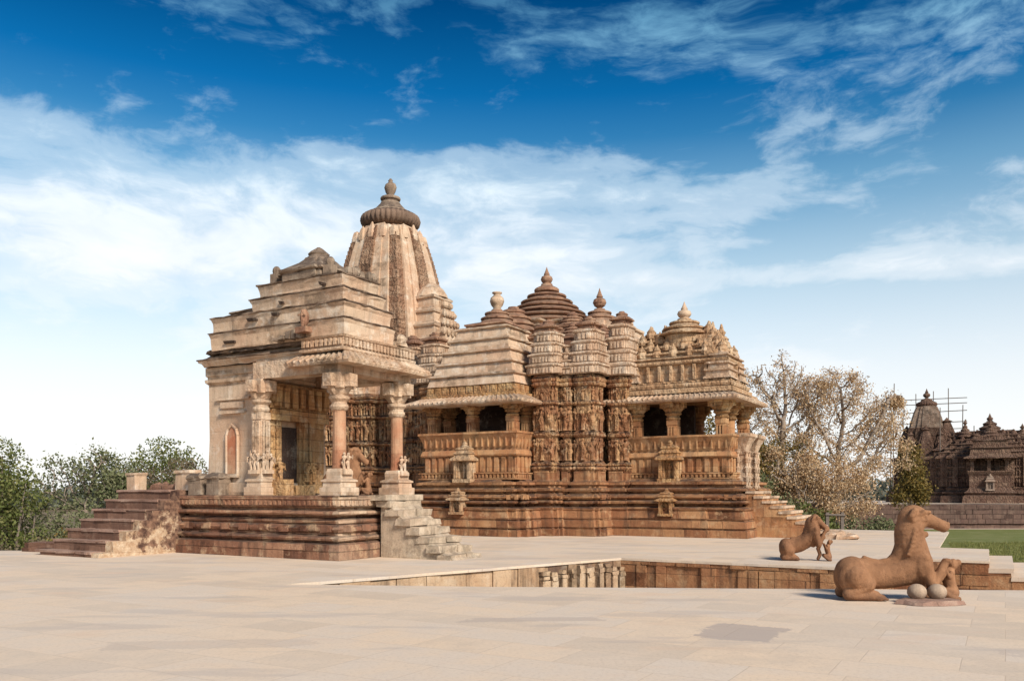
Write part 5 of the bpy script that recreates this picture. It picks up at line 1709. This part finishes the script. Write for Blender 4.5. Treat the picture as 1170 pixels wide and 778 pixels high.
# ------------------------------------------------------------------ stone beasts
def beast(root, mat, v=0, voxel=0.02):
    """lion-horse beast, crouched on its hind legs, chest raised, long snout, facing +x; forelegs held by a small warrior"""
    mb = MB(600)
    V = lambda x, y, z: (x, y, z)
    S_ = lambda c, *r_: mb.sphere(c, *r_, nu=20, nv=14)
    # rump, belly, chest
    S_(V(.24, 0, .40), .25, .24, .235)
    S_(V(.22, -.12, .33), .22, .14, .25)
    S_(V(.22, .12, .33), .22, .14, .25)
    mb.limb([(V(.25, 0, .40), .23), (V(.5, 0, .355), .2), (V(.75, 0, .36), .195), (V(.98, 0, .42), .215), (V(1.16, 0, .53), .24)], 20)
    S_(V(1.17, 0, .5), .23, .24, .3)
    hx, hz = {0: (1.10, 1.18), 1: (1.16, .86), 2: (1.12, 1.08)}[v]
    # neck with thick mane running down on to the back
    mb.limb([(V(1.14, 0, .6), .23), (V(1.08, 0, .82), .215), (V(1.06, 0, (hz + .82) / 2), .2), (V(hx, 0, hz), .18)], 20)
    mb.limb([(V(.76, 0, .52), .08), (V(.92, 0, .6), .13), (V(1.0, 0, .75), .15)], 14)
    # head
    S_(V(hx + .02, 0, hz), .215, .17, .205)
    S_(V(hx + .03, 0, hz - .11), .14, .135, .15)
    S_(V(hx + .17, 0, hz + .025), .1, .1, .095)
    dn = {0: 0, 1: -.12, 2: -.1}[v]
    mb.limb([(V(hx + .14, 0, hz + .015), .11), (V(hx + .25, 0, hz - .02 + dn * .4), .1), (V(hx + .36, 0, hz - .065 + dn * .8), .09), (V(hx + .46, 0, hz - .11 + dn), .086)], 16)
    mb.limb([(V(hx + .03, 0, hz - .17), .12), (V(hx + .13, 0, hz - .235), .062), (V(hx + .2, 0, hz - .225), .045)], 12)
    for sg in (-1, 1):
        S_(V(hx + .15, sg * .125, hz + .035), .04, .036, .034)      # eye
        mb.limb([(V(hx + .07, sg * .15, hz + .06), .03), (V(hx + .12, sg * .15, hz + .105), .034), (V(hx + .22, sg * .1, hz + .1), .028)], 8)   # brow ridge
        mb.limb([(V(hx + .1, sg * .15, hz - .01), .02), (V(hx + .18, sg * .125, hz - .015), .02)], 8)   # lower lid
        mb.limb([(V(hx - .02, sg * .165, hz + .12), .05), (V(hx - .07, sg * .18, hz + .05), .05), (V(hx - .05, sg * .17, hz - .02), .035)], 8)   # ear
        S_(V(hx + .5, sg * .045, hz - .075 + dn), .035, .03, .035)      # nostril
        mb.limb([(V(hx + .1, sg * .125, hz - .07), .03), (V(hx + .04, sg * .15, hz - .12), .04), (V(hx + .08, sg * .14, hz - .2), .035)], 8)      # jowl fold
        for t in range(3):
            S_(V(hx + .21 + t * .045, sg * .055, hz - .085 - t * .01 + dn * .5), .016, .016, .024)      # teeth
    for sg in (-1, 1):                                                    # collar of mane curls
        for k in range(7):
            t = k / 6
            S_(V(hx - .02 - .10 * t, sg * (.2 + .02 * math.sin(t * 3)), hz - .16 - .34 * t), .034, .022, .036)
        S_(V(1.22, sg * .26, .62), .05, .03, .05)                            # shoulder rosette
    # tail lying along the back
    mb.limb([(V(.4, -.03, .62), .032), (V(.48, -.03, .58), .04), (V(.62, -.03, .555), .04), (V(.76, -.03, .58), .04), (V(.88, -.03, .64), .035)], 10)
    # hind legs folded forward along the ground
    for sg in (-1, 1):
        y = sg * .17
        mb.limb([(V(.24, y, .34), .18), (V(.40, y, .24), .12), (V(.13, y, .10), .09), (V(.32, y, .085), .082), (V(.52, y, .08), .074)], 14)
        S_(V(.58, y, .05), .09, .075, .055)
        for t in (-.04, 0, .04):
            mb.limb([(V(.6, y + t, .05), .028), (V(.68, y + t, .03), .024)], 8)
    # shoulders and raised forelegs
    for sg, pz in ((-1, .58), (1, .50)):
        y = sg * .19
        S_(V(1.2, y, .52), .13, .09, .2)
        mb.limb([(V(1.22, y, .52), .11), (V(1.3, y, .28), .08), (V(1.34, y, .27), .075), (V(1.44, y * .9, .42), .065), (V(1.52, y * .75, pz - .02), .058)], 14)
        for t in (-.035, 0, .035):
            mb.limb([(V(1.52, y * .75 + t, pz + .01), .03), (V(1.57, y * .75 + t * 1.1, pz + .015), .025), (V(1.585, y * .75 + t * 1.1, pz - .03), .018)], 8)
        for k in range(6):                                          # fringe of curls under the forearm
            t = k / 5
            S_(V(1.33 + .17 * t + .03, y * (.95 - .15 * t), .24 + .2 * t - .03), .03, .03, .035)
    if v == 1:                       # chest reared up higher
        mb.v = [(x, y, z + .30 * max(0.0, min(x, 1.2) - .3) * min(1.0, max(0.0, z / .3))) for x, y, z in mb.v]
    body = remesh(mb, 'beast_body', mat, root, voxel, 3 if voxel > .015 else 4, .006)
    # the small warrior crouching under the paws
    mb = MB(601)
    fx = 1.68
    mb.limb([(V(fx, 0, .10), .085), (V(fx - .03, 0, .2), .075), (V(fx - .06, 0, .31), .085), (V(fx - .04, 0, .355), .07), (V(fx - .01, 0, .395), .035)], 14)
    mb.sphere(V(fx + .01, 0, .455), .062, .058, .072, 14, 10)
    mb.sphere(V(fx + .07, 0, .475), .042, .042, .046, 12, 8)              # hair knot
    mb.sphere(V(fx - .052, 0, .448), .018, .014, .022, 8, 6)                # nose
    for sg in (-1, 1):
        mb.limb([(V(fx, sg * .05, .1), .06), (V(fx - .15, sg * .09, .13), .048), (V(fx - .03, sg * .1, .035), .036), (V(fx + .04, sg * .1, .03), .03)], 10)
        mb.limb([(V(fx - .05, sg * .085, .345), .035), (V(fx - .09, sg * .135, .30), .029), (V(fx - .14, sg * .14, .385), .024)], 8)
        mb.sphere(V(fx - .145, sg * .14, .405), .026, .03, .03, 8, 6)
        for t in range(4):
            mb.limb([(V(fx - .15, sg * .14 + .013 * (t - 1.5), .42), .009), (V(fx - .165, sg * .135 + .014 * (t - 1.5), .445), .008)], 6)
    mb.limb([(V(1.36, 0, .05), .05), (V(1.42, 0, .16), .055), (V(1.36, 0, .3), .06)], 10)          # block under the elbow
    mb.v = [(1.64 + (x - 1.64) * 1.15, y * 1.15, z * 1.15) for x, y, z in mb.v]
    remesh(mb, 'warrior_figure', mat, root, .012, 2, .002)
    return root


big = thing('beast_statue', 'large orange sandstone horse-like lion statue rearing over a small warrior in the foreground', 'statue', (4.83, 12.75, .0), R(-4))
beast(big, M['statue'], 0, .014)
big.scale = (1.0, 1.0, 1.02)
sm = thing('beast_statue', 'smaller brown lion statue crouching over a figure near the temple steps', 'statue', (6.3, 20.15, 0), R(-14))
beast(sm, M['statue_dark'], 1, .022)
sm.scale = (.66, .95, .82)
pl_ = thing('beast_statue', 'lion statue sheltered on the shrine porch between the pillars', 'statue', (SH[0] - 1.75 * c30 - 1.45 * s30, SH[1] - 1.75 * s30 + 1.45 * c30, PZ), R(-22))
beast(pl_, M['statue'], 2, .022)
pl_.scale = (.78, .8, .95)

mb = MB(610)
n = 22
top, bot = [], []
for k in range(n):
    a = 2 * math.pi * k / n
    rr = 1 + mb.rng.uniform(-.12, .12)
    top.append((.44 * rr * math.cos(a), .24 * rr * math.sin(a), .06 + mb.rng.uniform(-.02, .015)))
    bot.append((.47 * rr * math.cos(a), .26 * rr * math.sin(a), 0))
mb.v = bot + top
mb.f = [tuple(n + k for k in range(n))] + [(k, (k + 1) % n, n + (k + 1) % n, n + k) for k in range(n)]
slab = mb.build('rough_slab', M['tread'])
slab.location = (5.96, 12.2, .003)
tag(slab, 'thin rough grey slab on the paving in front of the big beast', 'stone slab')
for k, (x, y, lab) in enumerate(((5.83, 12.3, 'round stone ball under the big beast, left of the pair'), (6.12, 12.3, 'round stone ball under the big beast, nearer the warrior figure'))):
    mb = MB(611 + k)
    mb.sphere((0, 0, .112), .132, .13, .118, 28, 20)
    mb.v = [(a + mb.rng.uniform(-.002, .002), b, max(c, .0)) for a, b, c in mb.v]
    o = mb.build('stone_ball', M['ball'], smooth=True)
    o.location = (x, y, .052)
    tag(o, lab, 'stone ball', 'stone balls on the slab')

# loose stones at the foot of the entrance stair, railing, far bits
for k, (x, y, w, h, lab) in enumerate(((10.95, 29.3, .5, .3, 'rough pale stone at the foot of the temple entrance stair'), (11.35, 29.0, .35, .18, 'low smooth stone beside the entrance stair, nearest the small lion'))):
    mb = MB(620 + k)
    mb.ring(rect(-w, w, -.3, .3), [(0, 0), (.02, h * .5), (-.05, h * .85), (-.2, h)], jit=.05, seg=.25)
    o = mb.build('loose_stone', M['cream'])
    o.location = (x, y, .002)
    o.rotation_euler = (0, 0, R(-30 + 15 * k))
    tag(o, lab, 'loose stone')
rl = thing('railing', 'short plain railing between two posts beyond the entrance stair', 'railing', (at(945, 40)[0], 40, -.35), R(-5))
for x in (0, .68):
    mb = MB(1)
    mb.box(x - .07, x + .07, -.07, .07, -1.4, 1.0, jit=.01)
    mb.build('post', M['wood'], rl)
mb = MB(1)
mb.tube((-.1, -.09, .9), (.8, -.09, .86), .05, .05, 8)
mb.build('rail', M['wood'], rl)

# ------------------------------------------------------------------ vegetation
def rand_unit(r):
    while True:
        v = Vector((r.uniform(-1, 1), r.uniform(-1, 1), r.uniform(-1, 1)))
        if 0.05 < v.length < 1:
            return v.normalized()


def leaf(mb, p, size, r, droop=0.0):
    d = rand_unit(r)
    d.z -= droop
    d.normalize()
    a = d.orthogonal().normalized()
    a = (a * math.cos(r.uniform(0, 6.28)) + d.cross(a) * math.sin(r.uniform(0, 6.28))).normalized()
    w = size * .3
    i = len(mb.v)
    mb.v += [tuple(p), tuple(p + d * size * .5 + a * w), tuple(p + d * size), tuple(p + d * size * .5 - a * w)]
    mb.f.append((i, i + 1, i + 2, i + 3))


def tree(name, label, loc, trunk, blobs, seed, lmat, n_leaf, lsize, n_attr=420, trunk_r=.2, leaf_spread=.3, droop=.5, bare=.2, group=None, step=.28, clumps=True, dens=None):
    """trunk = points of the stem; limbs grow towards points scattered in blobs (x,y,z,rx,ry,rz); leaves hang round the twigs"""
    from mathutils.kdtree import KDTree
    root = thing(name, label, 'tree', loc, 0, group)
    r = random.Random(seed)
    att = []
    vol = [b_[3] * b_[4] * b_[5] for b_ in blobs]
    while len(att) < n_attr:
        b_ = r.choices(blobs, vol)[0]
        u = rand_unit(r) * (r.random() ** .38)
        att.append(Vector((b_[0] + u.x * b_[3], b_[1] + u.y * b_[4], b_[2] + u.z * b_[5])))
    nodes, par = [], []
    for i in range(len(trunk) - 1):
        p, q = Vector(trunk[i]), Vector(trunk[i + 1])
        k = max(1, int((q - p).length / step))
        for j in range(k):
            nodes.append(p + (q - p) * j / k + Vector((r.uniform(-.03, .03), r.uniform(-.03, .03), 0)))
            par.append(len(nodes) - 2)
    nodes.append(Vector(trunk[-1]))
    par.append(len(nodes) - 2)
    alive = att[:]
    n_tr = len(nodes)
    for it in range(60):
        kd = KDTree(len(nodes))
        for i, p in enumerate(nodes):
            kd.insert(p, i)
        kd.balance()
        pull = {}
        keep = []
        for q in alive:
            co, i, d = kd.find(q)
            if d < step * 1.1:
                continue
            keep.append(q)
            pull.setdefault(i, Vector((0, 0, 0)))
            pull[i] += (q - co).normalized()
        alive = keep
        if not alive:
            break
        for i, v in pull.items():
            if v.length < 1e-4:
                continue
            d = (v.normalized() + rand_unit(r) * .3).normalized()
            nodes.append(nodes[i] + d * step)
            par.append(i)
    kids = [0] * len(nodes)
    rad = [0.0] * len(nodes)
    for i in range(len(nodes) - 1, -1, -1):
        if rad[i] == 0:
            rad[i] = .011
        rad[i] = rad[i]
        p = par[i]
        if p >= 0:
            kids[p] += 1
            rad[p] = (rad[p] ** 2.3 + rad[i] ** 2.3) ** (1 / 2.3)
    k = trunk_r / max(rad)
    tb = MB(seed)
    for i in range(1, len(nodes)):
        p = par[i]
        if p < 0:
            continue
        r0 = max(rad[p] * k, .019)
        r1 = max(rad[i] * k, .019)
        tb.tube(nodes[p], nodes[i], r0 if i < n_tr else min(r0, r1 * 1.35), r1, 7 if r1 > .06 else 4, False)
    tb.build('trunk', M['bark'], root, True)
    tips = [i for i in range(n_tr, len(nodes)) if kids[i] <= 1]
    cb = MB(seed + 1)
    good = {}
    for i in tips:
        good[i] = 0.08 if mnoise.noise(nodes[i] * .75 + Vector((seed * 1.7, 0, 0))) < -.25 + bare else (1.0 if kids[i] == 0 else .5)
    ids = list(good)
    w = [good[i] for i in ids]
    for i in r.choices(ids, w, k=n_leaf):
        p = nodes[i]
        g = Vector((r.gauss(0, 1), r.gauss(0, 1), r.gauss(0, .8))) * leaf_spread
        g.z -= abs(r.gauss(0, 1)) * droop * leaf_spread
        leaf(cb, p + g, lsize * r.uniform(.6, 1.3), r, droop)
    cb.build('crown', lmat, root)
    return root


def bush(name, label, loc, blobs, seed, lmat, n, lsize, group=None, cat='bush'):
    """several stems and leaves packed in uneven clumps; blobs = [(x, y, z, rx, ry, rz)]"""
    root = thing(name, label, cat, loc, 0, group)
    r = random.Random(seed)
    tb = MB(seed)
    for b in blobs:
        for k in range(5):
            e = Vector(b[:3]) + rand_unit(r) * min(b[3:]) * .6
            st_ = Vector((b[0] * .5 + r.uniform(-.2, .2), b[1] * .5, 0))
            mid = (st_ + e) / 2 + rand_unit(r) * .25
            tb.tube(st_, mid, .07, .05, 5, False)
            tb.tube(mid, e, .05, .015, 5, False)
    tb.build('trunk', M['bark'], root, True)
    cb = MB(seed + 1)
    vol = [b[3] * b[4] * b[5] for b in blobs]
    i = 0
    while i < n:
        b = r.choices(blobs, vol)[0]
        u = rand_unit(r) * (r.random() ** .4)
        p = Vector((b[0] + u.x * b[3], b[1] + u.y * b[4], b[2] + u.z * b[5]))
        i += 1
        if p.z < 0.02:
            continue
        q = mnoise.noise(p * 1.7 + Vector((seed * 3.1, 0, 0))) + .5 * mnoise.noise(p * 4.0)
        if q < -.12 + .25 * max(0, u.length - .6):
            continue
        leaf(cb, p, lsize * r.uniform(.6, 1.3), r, .1)
    cb.build('crown', lmat, root)
    return root


# right: dry trees behind the entrance
def P(px, Y, z=Gz):
    return at(px, Y, z)


GT = 'dry trees right of the temple'
tree('dry_tree', 'tall bare-branched tree with tan dry leaves just behind the temple entrance porch', P(893, 46), [(0, 0, 0), (.1, 0, 2.5), (-.1, 0, 4.6)],
     [(-.3, 0, 8.9, 2.0, 1.6, 1.9), (1.2, 0, 8.3, 1.6, 1.5, 1.8), (-1.5, .2, 6.8, 1.1, 1.4, 1.8), (.6, 0, 6.4, 1.8, 1.3, 1.2)], 3, M['leaf_dry'], 9500, .105, 430, .2, .17, .7, .15, GT)
tree('dry_tree', 'wide spreading dry tree with orange-tan hanging leaves, next to the far temple', P(958, 46), [(0, 0, 0), (.1, 0, 2.0), (-.2, 0, 3.6)],
     [(-.6, 0, 8.5, 2.2, 1.8, 1.5), (1.9, 0, 7.4, 2.1, 1.6, 1.7), (2.8, 0, 5.5, 1.3, 1.2, 1.7), (-1.6, 0, 6.3, 1.6, 1.4, 1.4), (.8, -.3, 5.6, 1.6, 1.4, 1.4)], 11, M['leaf_dry'], 19000, .11, 560, .2, .19, .9, .05, GT)
tree('dry_tree', 'shorter tan-leaved tree with drooping clumps between two taller dry trees', P(926, 43.5), [(0, 0, 0), (-.1, 0, 1.2), (.1, 0, 2.0)],
     [(-.3, 0, 4.0, 1.5, 1.2, 1.4), (1.5, 0, 3.6, 1.5, 1.2, 1.5), (2.6, .2, 3.3, 1.0, 1.0, 1.4), (-1.5, .3, 4.2, 1.0, 1.0, 1.3)], 17, M['leaf_dry'], 17000, .11, 420, .15, .22, 1.0, .0, GT)
tree('tree', 'yellowing tree low behind the entrance stair', P(897, 45), [(0, 0, 0), (.1, 0, 1.5)],
     [(-.6, 0, 4.0, 1.4, 1.2, 1.9), (.6, 0, 4.6, 1.1, 1.1, 1.4), (-1.3, .3, 5.3, 1.0, .9, 1.2)], 23, M['leaf_gold'], 13000, .11, 330, .15, .28, .3, .05)
tree('tree', 'small leaning yellow-green tree in front of the far temple terrace', P(1038, 68), [(-.1, 0, 0), (.05, 0, 1.2), (.15, 0, 2.0)],
     [(.3, 0, 4.4, .8, .9, 1.5), (.7, 0, 3.2, .8, .8, .9), (.1, 0, 5.9, .7, .7, 1.2), (-.7, 0, 3.0, .6, .6, .9)], 29, M['leaf_gold'], 6500, .2, 260, .13, .28, .2, 0)
bush('bush', 'dark green bush low at the foot of the dry trees beside the railing', P(938, 42.5), [(0, 0, 1.2, 1.0, .9, 1.2), (.7, .2, .8, .8, .8, .9), (-1.0, .3, 1.5, 1.0, .8, 1.3)], 31, M['leaf_green'], 6500, .16)
bush('bush', 'mid green bush growing right behind the temple entrance stair', P(893, 41.5), [(0, 0, 1.5, 1.3, .9, 1.7), (1.3, 0, 1.0, .9, .9, 1.2), (-1.0, 0, 2.3, 1.1, .9, 2.0)], 33, M['leaf_olive'], 9500, .15)
bush('bush', 'tall olive bush seen through the entrance porch openings', P(852, 44), [(0, 0, 2.5, 1.5, 1.2, 2.9), (-2.0, 1, 4.0, 1.9, 1.2, 3.9), (-3.9, 1, 3.8, 1.7, 1.2, 3.7), (.6, .3, 4.6, 1.0, .9, 1.4)], 35, M['leaf_gold'], 30000, .17)
bush('bush', 'grey-green low scrub line left of the far terrace corner', P(985, 60), [(-1.6, 0, .8, 1.6, .8, 1.3), (1.0, 0, .6, 1.5, .8, .9)], 37, M['leaf_olive'], 5000, .2)
# left trees
bush('tree', 'dense green tree at the far left edge of the paving', P(4, 31), [(-.4, 0, 4.0, 1.3, 1.3, 1.3), (.5, -.2, 2.9, 1.2, 1.2, 1.2), (-.8, .2, 2.2, 1.6, 1.2, 1.8), (.6, 0, 1.3, 1.2, 1.0, 1.2)], 41, M['leaf_green'], 18000, .125, cat='tree')
tree('tree', 'thin olive tree with open crown left of the old staircase', P(96, 34), [(0, 0, 0), (.1, 0, 1.6)],
     [(-.9, 0, 3.5, 1.0, .9, 1.2), (.3, 0, 3.9, 1.0, .9, 1.2), (1.3, 0, 3.3, .9, .9, 1.2)], 43, M['leaf_olive'], 6500, .13, 300, .09, .24, .2, .1)
bush('bush', 'loose grey-olive scrub bush between the dark tree and the old staircase', P(80, 32), [(-1.0, 0, 1.4, 1.1, 1, 1.3), (.6, 0, 1.5, 1.2, 1, 1.5), (1.9, .3, 1.6, 1.1, .9, 1.6), (-2, 0, 1, .8, .8, 1.1)], 45, M['leaf_olive'], 12000, .12)
bush('tree', 'round-topped olive tree behind the pedestals of the old staircase', P(184, 48), [(.1, 0, 4.5, 1.9, 1.6, 1.9), (-1.2, 0, 3.8, 1.2, 1.2, 1.3), (1.2, .2, 4.5, 1.3, 1.2, 1.3), (0.2, 0, 2.0, 2.3, 1.4, 2.0)], 47, M['leaf_green'], 17000, .145, cat='tree')
bush('bush', 'dry brown thicket behind the rubble wall of the old staircase', P(186, 36), [(-.9, 0, 3.2, .9, .8, 1.3), (.8, 0, 3.5, 1.0, .8, 1.2), (0, 0, 1.8, 1.8, .8, 1.7), (1.6, 0, 3.3, .7, .7, 1.3)], 49, M['leaf_scrub'], 12000, .12)
bush('bush', 'low dry brown scrub at the foot of the trees on the left paving edge', P(20, 26.5), [(-1.2, 0, .9, 1.2, .6, .9), (.5, 0, .9, 1.1, .6, .9), (2.0, .2, 1.1, 1.2, .6, 1.1)], 51, M['leaf_scrub'], 10000, .1)
bush('bush', 'small yellow-green bush by the left side of the old staircase', P(70, 27.5), [(0, 0, 1.0, .9, .6, 1.0), (1.0, 0, 1.2, .8, .6, 1.1)], 53, M['leaf_gold'], 4500, .11)

# lawn grass standing along the near part of the lawn
gb = MB(710)
r = gb.rng
lp = [(12.9, 20.8), (60, 16), (75, 60), (28, 55), (18.4, 34.7)]
def inside(x, y):
    c = False
    for i in range(len(lp)):
        (x1, y1), (x2, y2) = lp[i - 1], lp[i]
        if (y1 > y) != (y2 > y) and x < (x2 - x1) * (y - y1) / (y2 - y1) + x1:
            c = not c
    return c
k = 0
while k < 32000:
    y = 20 + 34 * r.random() ** 1.3
    x = y * r.uniform(.44, .68)
    if not inside(x, y):
        continue
    k += 1
    h_ = r.uniform(.04, .12) * (1.5 if mnoise.noise(Vector((x * .4, y * .4, 0))) > .25 else 1)
    a_ = r.uniform(0, 6.28)
    w_ = .022
    i = len(gb.v)
    gb.v += [(x - w_ * math.cos(a_), y - w_ * math.sin(a_), Gz), (x + w_ * math.cos(a_), y + w_ * math.sin(a_), Gz), (x + r.uniform(-.04, .04), y + r.uniform(-.04, .04), Gz + h_)]
    gb.f.append((i, i + 1, i + 2))
M['blade'] = leaf_mat('grass_blades', (0.16, 0.175, 0.045), (0.215, 0.21, 0.062), (0.28, 0.25, 0.10))
tag(gb.build('grass', M['blade']), 'short green grass on the lawn beside the stone steps', 'grass', kind='stuff')

# distant tree line: one hazy mass all round the horizon
fb = MB(700)
r = random.Random(77)
for i in range(26000):
    x = r.uniform(-170, 170)
    y = r.uniform(150, 175)
    hh = 4.2 + 2.6 * mnoise.noise(Vector((x * .05, 3.3, 0))) + 1.4 * mnoise.noise(Vector((x * .21, 7.3, 0)))
    z = Gz + r.random() ** .7 * hh
    leaf(fb, Vector((x, y, z)), r.uniform(.9, 1.7), r, 0)
M['leaf_far'] = leaf_mat('hazy_far_leaves', (0.10, 0.115, 0.085), (0.14, 0.145, 0.11), (0.18, 0.18, 0.14))
fo = fb.build('far_wood', M['leaf_far'])
tag(fo, 'pale distant line of trees on the horizon', 'woodland', kind='stuff')
